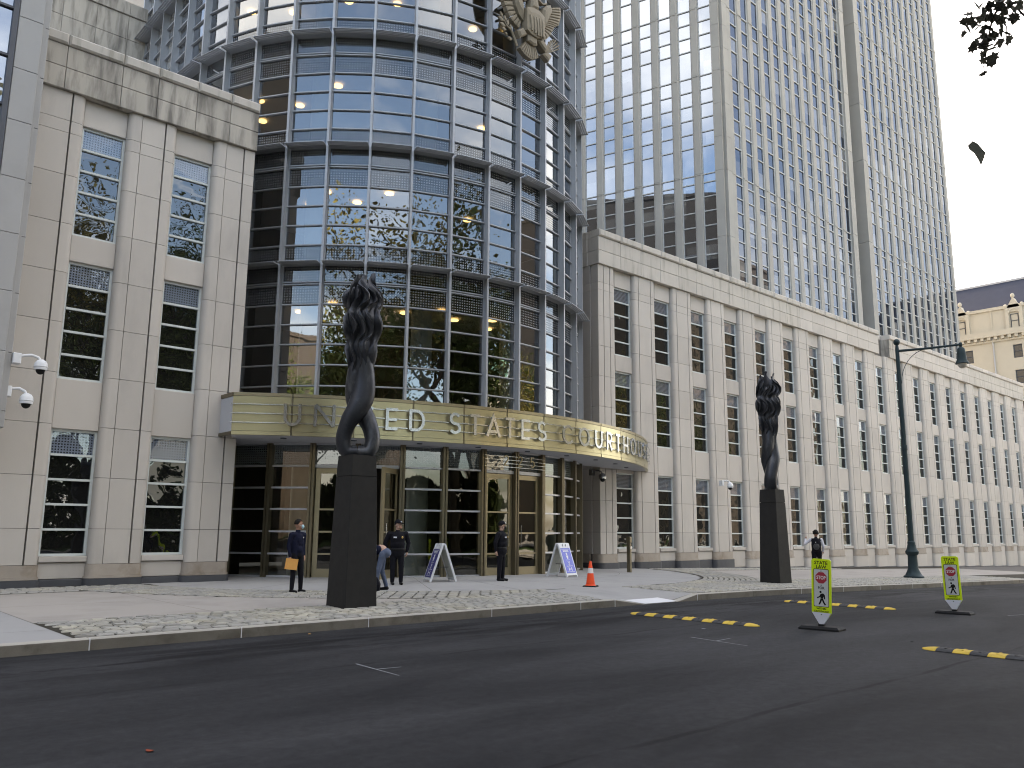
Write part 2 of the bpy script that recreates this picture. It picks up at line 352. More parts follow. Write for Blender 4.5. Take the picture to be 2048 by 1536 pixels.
def text_mesh(txt, size, mat, ext=.002, sx=1.0, align='CENTER'):
    c = bpy.data.curves.new('t', 'FONT'); c.body = txt; c.size = size; c.extrude = ext; c.align_x = align; c.align_y = 'CENTER'; c.resolution_u = 3
    c.offset = size * .018
    o = bpy.data.objects.new('t', c); col.objects.link(o)
    bpy.context.view_layer.update()
    me = bpy.data.meshes.new_from_object(o.evaluated_get(bpy.context.evaluated_depsgraph_get()))
    bpy.data.objects.remove(o); bpy.data.curves.remove(c)
    for v in me.vertices: v.co.x *= sx
    me.materials.clear(); me.materials.append(MT[mat]); return me
def ground(x, y):
    """height of the ground: level street that falls away to the south; kerb at y = 13"""
    x = min(x, 130.0); q = (x - 20) / 2
    r = -.04 * (math.log1p(math.exp(q)) if q < 30 else q)
    s = min(max((x - 8) / 12, 0), 1); s = .004 + .008 * s * s * (3 - 2 * s)
    return r + (0 if y < 13 else .15 + s * (min(y, 26) - 13))
# ================================================================ ground, road, pavement
def dip(x):
    return max(0.0, min(1.0, (x - 15.0) / 1.1, (18.2 - x) / .9))
def side(x, y):
    return ground(x, y) - .15 * dip(x) * max(0.0, 1 - (y - 13) / 2.2)
def sheet(name, xs, ys, hf, mat, dz=0.0, parent=None, keep=None, kind='structure'):
    mb = MB(); idx = {}
    for i, x in enumerate(xs):
        for j, y in enumerate(ys):
            idx[i, j] = len(mb.v); mb.v.append((x, y, hf(x, y) + dz))
    for i in range(len(xs) - 1):
        for j in range(len(ys) - 1):
            if keep and not keep((xs[i] + xs[i + 1]) / 2, (ys[j] + ys[j + 1]) / 2): continue
            mb.f.append((idx[i, j], idx[i + 1, j], idx[i + 1, j + 1], idx[i, j + 1])); mb.m.append(0)
    o = put(name, mb.mesh(name, mat), parent)
    return o if parent else tag(o, kind=kind)
def span(a, b, st):
    n = max(1, round((b - a) / st)); return [a + (b - a) * i / n for i in range(n + 1)]
XW = [-900, -300, -100, -40] + span(-30, 130, 2) + [200, 500, 1500]
sheet('ground', XW, [-900, -300, -100, -40, -10, 0, 12, 26, 60, 150, 500, 1500], lambda x, y: ground(x, 0) - .06, 'concrete_tan')
sheet('road', span(-60, 130, 1.0), [-1.6, 3, 8, 13.02], lambda x, y: ground(x, 0), 'asphalt')
sidewalk = sheet('sidewalk', span(-30, 14, 1) + span(14.2, 18.8, .2) + span(19, 130, 1), [13.17, 13.7, 14.3, 15.2, 17, 20, 24.6], side, 'stone_joint')
sheet('park_path', span(-60, 130, 4), [-6, -1.6], lambda x, y: ground(x, 0) + .12, 'concrete_tan')
sheet('bounce_plaza', span(40, 160, 8), span(-60, -5.5, 8), lambda x, y: ground(x, 0) + .17, 'concrete_pale')  # unseen pale paving added to bounce sunlight onto the right wing
sheet('lawn', span(-120, 160, 8), span(-90, -6, 12), lambda x, y: ground(x, 0) + .16, 'lawn')
PC, PR = (18.6, 27.0), 11.35                                   # round forecourt in front of the doors
def rr(x, y): return math.hypot(x - PC[0], y - PC[1])
def slab(name, x0, x1, y0, y1, mat, dz=.006, keep=None, st=.5, parent=sidewalk):
    return sheet(name, span(x0, x1, st), span(y0, y1, st), side, mat, dz, parent, keep)
g = .007
for i in range(18):                                             # walkway slabs between the bands of setts
    x0 = 3.6 + 3.05 * i
    for y0, y1 in ((15.45, 18.7), (18.7, 21.95)):
        if all(rr(x, y) < 12.2 for x in (x0, x0 + 3.05) for y in (y0, y1)): continue
        slab('paving_slab', x0 + g, x0 + 3.05 - g, y0 + g, y1 - g, 'concrete_tan', keep=lambda x, y: rr(x, y) > 12.0, st=.25 if x0 < 34 else 1.0)
for x0, x1, y0, y1 in ((-12, 3.6, 13.18, 14.45), (.8, 3.6, 14.45, 18.0), (-12, .8, 14.45, 18), (-12, 3.6, 18.0, 21.95)):
    slab('paving_slab', x0 + g, x1 - g, y0 + g, y1 - g, 'concrete_grey' if y0 < 18 else 'concrete_tan', st=1)
for a in range(-78, 78, 12):                                    # forecourt slabs laid in rings
    for r0, r1 in ((5.4, 8.4), (8.4, 11.35)):
        mb = MB(); na, nr = 8, 5
        for i in range(na + 1):
            for j in range(nr + 1):
                an = math.radians(a + .05 + (11.9) * i / na); r = r0 + g + (r1 - r0 - 2 * g) * j / nr
                x, y = PC[0] + r * math.sin(an), PC[1] - r * math.cos(an); mb.v.append((x, y, side(x, y) + .006))
        for i in range(na):
            for j in range(nr):
                q = i * (nr + 1) + j; mb.f.append((q, q + 1, q + nr + 2, q + nr + 1)); mb.m.append(0)
        put('paving_slab', mb.mesh('paving_slab', 'concrete_grey'), sidewalk)
def ramp_in(x, y): return 14.75 + .22 * (y - 13.2) < x < 18.25 + .06 * (y - 13.2)
slab('kerb_ramp', 14.6, 18.6, 13.18, 15.9, 'concrete_grey', .011, keep=lambda x, y: ramp_in(x, y) and rr(x, y) > 11.2, st=.1)
slab('ramp_panel', 15.9, 17.35, 13.0, 13.62, 'concrete_white', .016, st=.2)
slab('sett_bed', 3.6, 15.6, 13.18, 15.5, 'cobble_bed', .008, keep=lambda x, y: not ramp_in(x, y), st=.2)
slab('sett_bed', 17.8, 62, 13.18, 15.95, 'cobble_bed', .008, keep=lambda x, y: not ramp_in(x, y) and rr(x, y) > 11.3, st=.3)
slab('sett_bed', 2.0, 8.2, 21.95, 23.6, 'cobble_bed', .009)
slab('sett_bed', 27.5, 62, 21.95, 23.6, 'cobble_bed', .009, keep=lambda x, y: rr(x, y) > 11.3)
slab('sett_bed', 5, 32, 15.4, 24, 'cobble_bed', .010, keep=lambda x, y: 11.3 < rr(x, y) < 13.35, st=.15)
# granite setts: the nearest as single stones, the rest as one mass
setts = []
def try_sett(x, y, a, l, wd):
    setts.append((x, y, a, l, wd))
def rows(x0, x1, y0, y1, keep):
    y = y0; k = 0
    while y < y1 - .05:
        wd = rnd.uniform(.16, .19); x = x0 + (.1 if k % 2 else 0) + rnd.uniform(-.04, .04); k += 1
        while x < x1:
            l = rnd.uniform(.22, .32)
            if keep(x + l / 2, y + wd / 2): try_sett(x + l / 2, y + wd / 2, rnd.uniform(-.04, .04), l - .04, wd - .04)
            x += l
        y += wd
rows(3.65, 15.5, 13.2, 15.48, lambda x, y: not ramp_in(x, y))
rows(17.9, 44, 13.2, 15.93, lambda x, y: not ramp_in(x, y) and rr(x, y) > 11.45)
rows(3.0, 8.6, 21.98, 23.5, lambda x, y: rr(x, y) > 13.35)
rows(28, 44, 21.98, 23.5, lambda x, y: rr(x, y) > 13.35)
for k in range(11):
    r = 11.46 + .18 * k; n = int(2 * PI * r / .26)
    for i in range(n):
        an = 2 * PI * (i + .5 * (k % 2)) / n; x, y = PC[0] + r * math.sin(an), PC[1] - r * math.cos(an)
        if y < (15.5 if x < 17 else 15.95) or y > 23.5 or ramp_in(x, y) and y < 15.9: continue
        try_sett(x, y, an + rnd.uniform(-.05, .05), .22, .14)
def sett_shape(mb, x, y, a, l, wd, h=.02, z=0.0):
    ca, sa = math.cos(a), math.sin(a); q = []
    for k, (sx, sy) in enumerate(((-1, -1), (1, -1), (1, 1), (-1, 1))):
        for ins, hh in ((0, 0.0), (.016, h)):
            u, v = sx * (l / 2 - ins) + rnd.uniform(-.008, .008), sy * (wd / 2 - ins) + rnd.uniform(-.008, .008)
            q.append((x + u * ca - v * sa, y + u * sa + v * ca, z + hh + (rnd.uniform(-.004, .006) if ins else 0)))
    mb.add(q, [(1, 3, 5, 7)] + [((2 * i), (2 * i + 2) % 8, (2 * i + 3) % 8, 2 * i + 1) for i in range(4)])
setts.sort(key=lambda s: s[0] ** 2 + s[1] ** 2)
proto = []
for k in range(10):
    mb = MB(); sett_shape(mb, 0, 0, 0, .21, .135); proto.append(mb.mesh('sett', 'cobble'))
for i, (x, y, a, l, wd) in enumerate(setts[:290]):
    o = put('sett', proto[i % 10], sidewalk, (x, y, side(x, y) + .011), a)
    o.scale = (l / .21, wd / .135, rnd.uniform(.8, 1.25))
mb = MB()
for x, y, a, l, wd in setts[290:]: sett_shape(mb, x, y, a, l, wd, z=side(x, y) + .011)
tag(put('setts', mb.mesh('setts', 'cobble'), sidewalk), kind='stuff')
# kerb stones
kerb = tag(put('kerb', None, None, (3, 13, 0)), kind='structure')
joints = [-9.5, -6.9, -4.3, -1.6, 1.1, 3.76, 6.0, 8.36, 11.25, 13.85, 15.0, 16.1, 17.3, 18.2] + [18.2 + 2.6 * i for i in range(1, 30)]
for a, b in zip(joints[:-1], joints[1:]):
    za, zb = ground(a, 0) + .152 * (1 - dip(a)) + .012, ground(b, 0) + .152 * (1 - dip(b)) + .012
    a1, b1 = a + .006, b - .006; ga, gb = ground(a, 0) - .05, ground(b, 0) - .05
    mb = MB()
    y0, y1 = 13.0, 13.175
    mb.add([(a1, y0, ga), (b1, y0, gb), (b1, y1, gb), (a1, y1, ga), (a1, y0, za - .018), (b1, y0, zb - .018), (b1, y0 + .02, zb), (a1, y0 + .02, za), (b1, y1, zb), (a1, y1, za)],
           [(0, 1, 5, 4), (4, 5, 6, 7), (7, 6, 8, 9), (3, 0, 4, 7, 9), (1, 2, 8, 6, 5), (2, 3, 9, 8)])
    mb.m = [0, 1, 1, 0, 0, 0]
    put('kerb_stone', mb.mesh('kerb_stone', ['kerb_granite', 'kerb_worn'], off=WL[kerb]), kerb, WL[kerb])
for a in joints[:14] + joints[15:20]:
    z = ground(a, 0) + .152 * (1 - dip(a)) + .012
    if z < ground(a, 0) + .1: continue
    mb = MB(); mb.box(a - .008, a + .008, 12.998, 13.17, ground(a, 0) - .02, z - .004); put('kerb_joint', mb.mesh('kerb_joint', 'concrete_white', off=WL[kerb]), kerb, WL[kerb])
# surveyors' spray marks on the asphalt
def mark(pts, label):
    mb = MB()
    for (x0, y0), (x1, y1) in zip(pts[0::2], pts[1::2]):
        d = Vector((x1 - x0, y1 - y0)).normalized(); nrm = Vector((-d.y, d.x)) * .013
        mb.add([(x0 - nrm.x, y0 - nrm.y, ground(x0, 0) + .004), (x1 - nrm.x * .5, y1 - nrm.y * .5, ground(x1, 0) + .004), (x1 + nrm.x * .5, y1 + nrm.y * .5, ground(x1, 0) + .004), (x0 + nrm.x, y0 + nrm.y, ground(x0, 0) + .004)], [(0, 1, 2, 3)])
    tag(put('paint_mark', mb.mesh('paint_mark', 'chalk')), label, 'paint mark', 'white spray marks on the asphalt')
mark([(6.02, 9.62), (5.95, 8.55), (6.0, 9.1), (6.33, 9.05)], 'thin white spray mark on the open asphalt below the dark plinth')
mark([(11.75, 8.55), (11.55, 7.35), (11.68, 8.0), (12.15, 8.05)], 'thin white spray mark on asphalt beside the striped hump')
mark([(20.6, 6.6), (21.6, 6.4)], 'pale spray line on asphalt beside the far crosswalk sign')
# ================================================================ limestone wings
Z_J = [.75, 1.66, 3.0, 4.34, 5.7, 7.05, 8.4, 9.75, 11.1, 12.3, 12.65, 13.47]
Y_P, Y_W = 23.84, 24.08
ROWS = ((.96, 4.24), (5.57, 8.79), (9.53, 12.69))
def pier_plan(wd, r=.15, d=.42, grooves=True, left=True, right=True, seg=5):
    P = [(0, d)]
    if left: P += [(r - r * math.cos(PI / 2 * i / seg), r - r * math.sin(PI / 2 * i / seg)) for i in range(seg + 1)]
    else: P += [(0, 0)]
    if grooves and wd > .9:
        for gx in (.36, wd - .36): P += [(gx - .02, 0), (gx - .02, .07), (gx + .02, .07), (gx + .02, 0)]
    if right: P += [(wd - r + r * math.sin(PI / 2 * i / seg), r - r * math.cos(PI / 2 * i / seg)) for i in range(seg + 1)]
    else: P += [(wd, 0)]
    P += [(wd, d)]
    return P
_blk = {}
def block(key, plan, h, mat):
    k = (key, round(h, 3), mat)
    if k not in _blk:
        mb = MB(); mb.prism(plan, .006, h - .006); _blk[k] = mb.mesh('pier_block', mat, 30)
    return _blk[k]
_win = {}
def window_meshes(wd, h, rows=5, screen='glass_window_screen'):
    k = (wd, round(h, 3), screen)
    if k in _win: return _win[k]
    mb = MB(); f = .062
    mb.box(0, f, 0, .09, 0, h); mb.box(wd - f, wd, 0, .09, 0, h); mb.box(f, wd - f, 0, .09, 0, f); mb.box(f, wd - f, 0, .09, h - f, h)
    ph = (h - f) / rows
    for i in range(1, rows): mb.box(f, wd - f, -.012, .07, i * ph + .004, i * ph + .062)
    fr = mb.mesh('window', 'frame_white')
    mb = MB(); mb.add([(-wd / 2 + f, 0, -ph / 2), (wd / 2 - f, 0, -ph / 2), (wd / 2 - f, 0, ph / 2), (-wd / 2 + f, 0, ph / 2)], [(0, 1, 2, 3)])
    pn = mb.mesh('pane', 'glass_window' if screen == 'glass_window_screen' else 'glass_window_dim'); sn = mb.mesh('pane', screen)
    _win[k] = (fr, pn, sn, ph, f); return _win[k]
def place_window(parent, x, z, wd, h, each=True, screen='glass_window_screen'):
    fr, pn, sn, ph, f = window_meshes(wd, h, screen=screen)
    o = put('window', fr, parent, (x, Y_W, z))
    for i in range(5):
        put('perforated_pane' if i == 4 else 'pane', sn if i == 4 else pn, o, (x + wd / 2, Y_W + .055, z + f / 2 + ph * (i + .5)))
def cell(parent, name, x0, x1, z0, z1, y0, y1, mat, c=.012, gap=.006):
    mb = MB(); mb.cbox(-(x1 - x0) / 2 + gap, (x1 - x0) / 2 - gap, 0, y1 - y0, gap, z1 - z0 - gap, c)
    return put(name, mb.mesh(name, mat), parent, ((x0 + x1) / 2, y0, z0))
def wing(t, wins, wd, piers, x0, x1, parapet, split, screen, stain, notch=None, yback=34, low=-2.0):
    core = MB(); core.box(x0 + .03, x1 - .03, Y_W + .24, yback, low, 14.7); wpart('core_wall', core, 'stone_joint', t)
    rf = MB(); rf.box(x0 + .03, x1 - .03, 24.5, yback, 14.7, 14.72); wpart('roof', rf, 'stone_smooth', t)
    for i, x in enumerate(wins):
        for z0, z1 in ROWS: place_window(t, x, z0, wd, z1 - z0, screen=screen)
        gz = ground(x, 24) - .25
        for z0, z1, yy in ((4.24, 5.57, 24.0), (8.79, 9.53, 24.0), (12.69, 13.47, 24.0)): cell(t, 'spandrel', x, x + wd, z0, z1, yy, 24.35, 'stone')
        cell(t, 'window_sill', x, x + wd, .80, .96, 23.94, 24.35, 'stone')
        cell(t, 'base_panel', x, x + wd, .38 if gz > -.3 else gz + .28, .80, 24.0, 24.35, 'stone')
        cell(t, 'granite_plinth', x, x + wd, gz, .38 if gz > -.3 else gz + .28, 23.97, 24.35, 'granite_dark')
    for (a, b, lf, rt) in piers:
        w_ = b - a; core = MB(); core.box(a + .05, b - .05, Y_P + .1, Y_W + .3, -1.5, 13.45); wpart('pier_core', core, 'stone_joint', t)
        for z0, z1 in zip(Z_J[:-1], Z_J[1:]):
            if split and w_ > .9:
                s_ = .36
                put('pier_block', block(('L', lf), pier_plan(s_ - .012, left=lf, right=False, grooves=False), z1 - z0, 'stone'), t, (a, Y_P, z0))
                put('pier_block', block(('F', round(w_, 2)), pier_plan(w_ - 2 * s_ - .012, left=False, right=False, grooves=False), z1 - z0, 'stone'), t, (a + s_ + .006, Y_P + .012, z0))
                put('pier_block', block(('R', rt), pier_plan(s_ - .035, left=False, right=rt, grooves=False), z1 - z0, 'stone'), t, (b - s_ + .035, Y_P, z0))
            else:
                put('pier_block', block(('P', round(w_, 2), lf, rt), pier_plan(w_, left=lf, right=rt), z1 - z0, 'stone'), t, (a, Y_P, z0))
        gz = ground((a + b) / 2, 23.5) - .25; zb = .38 if gz > -.3 else gz + .30
        bs = MB()                                                 # moulded base stone: torus over a block
        e = .05; n = 4
        plan = lambda o_: [(a - o_, Y_W + .2)] + [(a - o_ + .2 - .2 * math.cos(PI / 2 * i / n), Y_P - o_ + .2 - .2 * math.sin(PI / 2 * i / n)) for i in range(n + 1)] + [(b + o_ - .2 + .2 * math.sin(PI / 2 * i / n), Y_P - o_ + .2 - .2 * math.cos(PI / 2 * i / n)) for i in range(n + 1)] + [(b + o_, Y_W + .2)]
        zt_ = min(.38, zb + .0) if zb > .3 else .36
        bs.prism(plan(.03), zt_ + .07, .745); bs.prism(plan(.055), zt_ + .006, zt_ + .068)
        if zb < .3: lowb = MB(); lowb.prism(plan(.035), zb + .006, zt_); wpart('pier_foot', lowb, 'stone', t, 30)
        wpart('pier_base', bs, 'stone_base', t, 30)
        gp = MB(); gp.prism(plan(.075), gz, zb); wpart('granite_plinth', gp, 'granite_dark', t, 30)
    xs = parapet
    for i, (a, b) in enumerate(zip(xs[:-1], xs[1:])):
        yy = 23.74
        if notch and notch[0] <= (a + b) / 2 <= notch[1]: yy = 24.4
        mt = 'stone_stained' if 55.9 < a < 56.5 else stain if (a < 36) else 'stone_stained_lightly' if a < 44 or a > 70 else 'stone'
        cell(t, 'frieze_block', a, b, 13.47, 14.10, yy, yy + .9, mt); cell(t, 'frieze_block', a, b, 14.10, 14.74, yy, yy + .9, mt)
        cell(t, 'coping_stone', a, b, 14.74, 15.07, yy - .09, yy + 1.0, 'stone_stained_lightly' if a < 50 else 'stone', c=.05)
# --- left wing: two bays
LW = thing('courthouse_wing', 'short pale limestone wing with two columns of windows left of the glass drum', 'building', (7, 24, 0.15))
wing(LW, [5.52, 8.04], 1.15, [(3.62, 5.52, False, True), (6.67, 8.04, True, True), (9.19, 10.46, True, False)], 0.5, 10.46, [1.9, 3.4, 4.9, 6.35, 7.35, 8.5, 9.55, 10.48], True, 'glass_window_screen', 'stone_stained')
for z0, z1 in zip(Z_J[:-1], Z_J[1:]): cell(LW, 'ashlar_block', 1.0, 3.62, z0, z1, 23.87, 24.3, 'stone')
cell(LW, 'pier_base', 1.0, 3.57, .38, .75, 23.80, 24.3, 'stone_base'); cell(LW, 'granite_plinth', 1.0, 3.55, -.1, .38, 23.77, 24.3, 'granite_dark')
# --- right wing: long row
RW = thing('courthouse_wing', 'long limestone wing with many columns of tall windows right of the glass drum', 'building', (54, 24, 0.15))
PITCH = 2.917; wx = [27.92 + PITCH * k for k in range(19)]
piers = [(26.64, 27.78, False, True)] + [(x + 1.16, x + PITCH - .14, True, True) for x in wx[:-1]] + [(wx[-1] + 1.16, wx[-1] + 2.9, True, False)]
xe = wx[-1] + 2.9
par = [26.58, 28.1] + [28.1 + PITCH / 2 * k for k in range(1, 18)] + [54.4, 56.0] + [56.0 + (xe - 56.0) / 19 * k for k in range(1, 20)]
wing(RW, wx, 1.16, piers, 26.64, xe, par, False, 'glass_window_louvre', 'stone_stained_lightly', notch=(54.4, 56.0))
for x in wx:
    mb = MB(); mb.box(x - .145, x - .004, 24.03, 24.32, .40, 13.46); wpart('window_jamb', mb, 'stone', RW)
# return wall of the right wing beside the drum
for z0, z1 in zip(Z_J[:-1], Z_J[1:]): 
    mb = MB(); mb.box(26.60, 26.7, 24.3, 25.5, z0 + .006, z1 - .006); wpart('ashlar_block', mb, 'stone', RW)
for z0, z1 in ((-.3, .38), (.38, .75), (13.47, 14.1), (14.1, 14.74), (14.74, 15.07)):
    mb = MB(); mb.box(26.55, 26.7, 24.42, 25.5, z0 + .006, z1 - .006); wpart('ashlar_block', mb, 'stone_stained_lightly' if z0 > 10 else 'granite_dark' if z0 < .3 else 'stone_base', RW)
# --- smooth stone bay jutting out at the left edge, glazed beyond its jamb
SB = thing('stone_bay', 'smooth grey stone bay with blue glazing overhanging the wing at the left edge', 'building', (3, 22.6, 4.03))
zs = [4.03, 4.42, 5.85, 7.33, 8.78, 10.19, 11.67, 13.05, 14.45, 15.9, 17.3]
core = MB(); core.box(-3, 4.12, 22.7, 24.2, 4.06, 17.3); wpart('core_wall', core, 'stone_smooth', SB)
for z0, z1 in zip(zs[:-1], zs[1:]):
    cell(SB, 'ashlar_panel', 3.49, 4.05, z0, z1, 22.6, 23.5, 'stone_smooth', gap=.004)
    cell(SB, 'ashlar_panel', 4.06, 4.22, z0, z1, 22.74, 23.5, 'stone_smooth', gap=.004)
    if z0 < 10: cell(SB, 'ashlar_panel', .9, 3.49, z0, z1, 22.6, 23.5, 'stone_smooth', gap=.004)
mb = MB(); mb.box(3.36, 3.48, 22.58, 22.9, 10.3, 17.3); mb.box(.9, 3.36, 22.58, 22.9, 10.3, 10.4)
for z in (12.0, 13.3, 14.6, 15.9): mb.box(.9, 3.36, 22.62, 22.8, z, z + .06)
wpart('window_frame', mb, 'aluminium_dark', SB)
for z0, z1 in ((10.4, 12.0), (12.06, 13.3), (13.36, 14.6), (14.66, 15.9), (15.96, 17.3)):
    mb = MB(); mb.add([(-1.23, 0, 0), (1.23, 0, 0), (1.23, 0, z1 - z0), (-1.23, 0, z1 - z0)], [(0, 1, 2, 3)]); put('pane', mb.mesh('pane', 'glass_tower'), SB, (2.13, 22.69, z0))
# --- stained wall set back above the left wing
UW = thing('setback_wall', 'stained stone wall rising behind the left wing parapet beside the drum', 'wall', (6, 35.6, 14.7))
core = MB(); core.box(1, 10.28, 35.65, 37, 14.7, 24.0); wpart('core_wall', core, 'stone_joint', UW)
zz_ = [14.7, 16.0, 17.3, 18.6, 19.9, 21.2, 22.5, 23.6, 24.2]
for z0, z1 in zip(zz_[:-1], zz_[1:]):
    for a, b in ((1, 3.2), (3.2, 4.6), (4.6, 5.8), (5.8, 7.0), (7.0, 8.28), (8.28, 9.55), (9.55, 10.3)): cell(UW, 'ashlar_block', a, b, z0, z1, 35.6 if z0 < 23.5 else 35.52, 36.2, 'stone_stained')
# ================================================================ glass drum over the entrance
DC, DR = (19.076, 29.94), 8.711
def dp(a, r, z): a = math.radians(a); return (DC[0] + r * math.sin(a), DC[1] - r * math.cos(a), z)
STEP = 9.15; A0 = -90.05; NB = 14
DRUM = thing('glass_drum', 'curved glass and steel drum with sunshades and mullions over the entrance', 'building', (DC[0], DC[1], .2))
LED = [10.28, 14.41, 18.54, 22.67, 26.80]
lines = [(5.45, 6.23, 0), (6.23, 6.92, 0), (6.92, 7.6, 0), (7.6, 8.26, 0), (8.26, 8.94, 0), (8.94, 9.62, 1), (9.62, 10.28, 1)]
for L in LED[:4]:
    q = [0, .69, 1.375, 2.06, 2.745, 3.43, 4.13]
    lines += [(L + q[i], L + q[i + 1], 1 if i in (0, 4, 5) else 0) for i in range(6)]
half = math.radians(STEP / 2); RC = DR * math.cos(half); HW = DR * math.sin(half)
_pm = {}
def flat_pane(hw, h, mat):
    k = (round(hw, 3), round(h, 3), mat)
    if k not in _pm:
        mb = MB(); mb.add([(-hw, 0, -h / 2), (hw, 0, -h / 2), (hw, 0, h / 2), (-hw, 0, h / 2)], [(0, 1, 2, 3)]); _pm[k] = mb.mesh('pane', mat)
    return _pm[k]
zlow = lambda k: 14.4 if k < 3 else 0
for k in range(NB):
    am = A0 + STEP * (k + .5)
    for z0, z1, fr in lines:
        if z0 < zlow(k) - .1: continue
        put('perforated_pane' if fr else 'pane', flat_pane(HW - .03, z1 - z0 - .02, 'glass_drum_frit' if fr else 'glass_drum'), DRUM, dp(am, RC, (z0 + z1) / 2), math.radians(am))
XS = DC[0] - DR                                                   # glass wall running straight back from the drum
for k in range(4):
    yc = DC[1] + .14 + 1.39 * (k + .5)
    for z0, z1, fr in lines:
        if z0 < 14.3: continue
        put('perforated_pane' if fr else 'pane', flat_pane(.66, z1 - z0 - .02, 'glass_drum_frit' if fr else 'glass_drum'), DRUM, (XS + .03, yc, (z0 + z1) / 2), -PI / 2)
fin = MB(); fin.box(-.022, .022, -.23, .03, 0, 1); fin.box(-.038, .038, -.25, -.232, 0, 1); fin.box(-.05, .05, -.02, .05, 0, 1)
fin = fin.mesh('mullion', 'aluminium')
for k in range(NB + 1):
    a = A0 + STEP * k; zl = 14.0 if k < 3 else 5.42
    o = put('mullion', fin, DRUM, dp(a, DR, zl), math.radians(a)); o.scale = (1, 1, 26.88 - zl)
for k in range(1, 5):
    o = put('mullion', fin, DRUM, (XS, DC[1] + .14 + 1.39 * k, 14.0), -PI / 2); o.scale = (1, 1, 12.88)
for z in sorted({l[0] for l in lines} | {26.80}):
    if z < 5.5: continue
    mb = MB(); dbl = any(abs(z - (L - .70)) < .1 or abs(z - (L + 3.43)) < .02 for L in LED)
    for k in range(NB):
        if z < zlow(k): continue
        am = A0 + STEP * (k + .5); R_ = Matrix.Rotation(math.radians(am), 4, 'Z'); c = Vector(dp(am, RC, z))
        for zz, hh in (((0, .024),) if not dbl else ((0, .022), (.075, .022))):
            b2 = MB(); b2.box(-HW + .05, HW - .05, -.065, .02, zz - hh, zz + hh); b2.box(-HW + .05, HW - .05, -.075, -.065, zz - hh * .6, zz + hh * .6)
            mb.add([c + R_ @ Vector(v) for v in b2.v], b2.f)
    if z > 14.3: mb.box(XS - .085, XS + .02, DC[1] + .2, DC[1] + 5.7, z - .03, z + .03)
    wpart('rail', mb, 'aluminium', DRUM)
# sunshades: three slats on a pair of brackets in each bay
sh = MB()
for i in range(3): sh.box(-HW + .04, HW - .04, -.36 - .085 * i, -.29 - .085 * i, -.008, .010)
for s in (-1, 1): sh.box(s * (HW - .04) - .018, s * (HW - .04) + .018, -.55, -.1, -.035, .005)
sh.box(-HW + .05, HW - .05, -.28, -.05, -.02, .0)
sh = sh.mesh('sunshade', 'aluminium')
for L in LED:
    for k in range(NB):
        if L < zlow(k) - .2: continue
        am = A0 + STEP * (k + .5); put('sunshade', sh, DRUM, dp(am, RC, L), math.radians(am))
    for k in range(4 if L > 14 else 0): put('sunshade', sh, DRUM, (XS, DC[1] + .14 + 1.39 * (k + .5), L), -PI / 2)
# inside: floors, core, columns, round ceiling lights
def sector(mb, a0, a1, r0, r1, z0, z1, n=24):
    P = [dp(a0 + (a1 - a0) * i / n, r1, 0)[:2] for i in range(n + 1)] + [dp(a1 - (a1 - a0) * i / n, r0, 0)[:2] for i in range(n + 1)]
    N_ = n + 1; q = len(mb.v)
    for z in (z0, z1): mb.v += [(x, y, z) for x, y in P]
    M_ = 2 * N_
    for i in range(n):
        j = M_ - 1 - i
        mb.f += [(q + i, q + j, q + j - 1, q + i + 1), (q + M_ + i, q + M_ + i + 1, q + M_ + j - 1, q + M_ + j), (q + i, q + i + 1, q + M_ + i + 1, q + M_ + i), (q + j - 1, q + j, q + M_ + j, q + M_ + j - 1)]
        mb.m += [0] * 4
for i, L in enumerate([6.0] + LED):
    mb = MB()
    if i == 0: sector(mb, -64, 44, 3.4, DR - .12, 4.42, 5.45)
    else: sector(mb, -96, 44, 3.4, DR - .45, L - .70, L - .25)
    wpart('floor_slab', mb, 'interior_ceiling', DRUM)
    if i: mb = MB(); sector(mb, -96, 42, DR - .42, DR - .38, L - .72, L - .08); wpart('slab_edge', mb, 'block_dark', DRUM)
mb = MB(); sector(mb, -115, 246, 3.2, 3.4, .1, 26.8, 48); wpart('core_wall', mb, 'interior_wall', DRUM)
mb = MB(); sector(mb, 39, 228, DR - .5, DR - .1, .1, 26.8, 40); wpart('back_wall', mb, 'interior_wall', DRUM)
mb = MB(); sector(mb, -115, 246, 0.1, DR - .05, 26.85, 27.0, 48); wpart('roof', mb, 'stone_smooth', DRUM)
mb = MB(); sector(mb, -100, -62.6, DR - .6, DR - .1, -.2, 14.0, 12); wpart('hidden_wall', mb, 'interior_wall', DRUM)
mb = MB(); mb.box(XS + 1.6, XS + 1.7, DC[1] - .5, 36.5, 10, 26.8); wpart('inner_partition', mb, 'interior_wall', DRUM)
mb = MB(); sector(mb, -70, 44, 3.4, DR, .05, .185, 24); wpart('lobby_floor', mb, 'concrete_grey', DRUM)
cm = MB(); cm.lathe([(.37, 0), (.37, 1)], 24); cm = cm.mesh('column', 'interior_column', 40)
for a in (-88, -49.5, -20.5, 8.5, 36):
    zl = 12 if a < -60 else .1
    o = put('column', cm, DRUM, dp(a, DR - 1.2, zl)); o.scale = (1, 1, 26.7 - zl)
lm = MB(); lm.lathe([(.17, 0), (.17, .03), (.14, .05)], 18); lm = lm.mesh('ceiling_light', 'lamp_warm')
for z, an in ((9.55, (-61, -45.5, -36, -33.5, -22.5, -12.5, -2.5, 7, 16)), (13.68, (-59, -49, -41, -30, 3, 14)), (17.81, (-88, -76, -66, -47, 10, 20)), (21.94, (-96, -84, -72, -60, -47.5, -38, -29, -16, 4, 13))):
    for i, a in enumerate(an): put('ceiling_light', lm, DRUM, dp(a, DR - (1.9 if i % 2 else 2.9), z - .05))
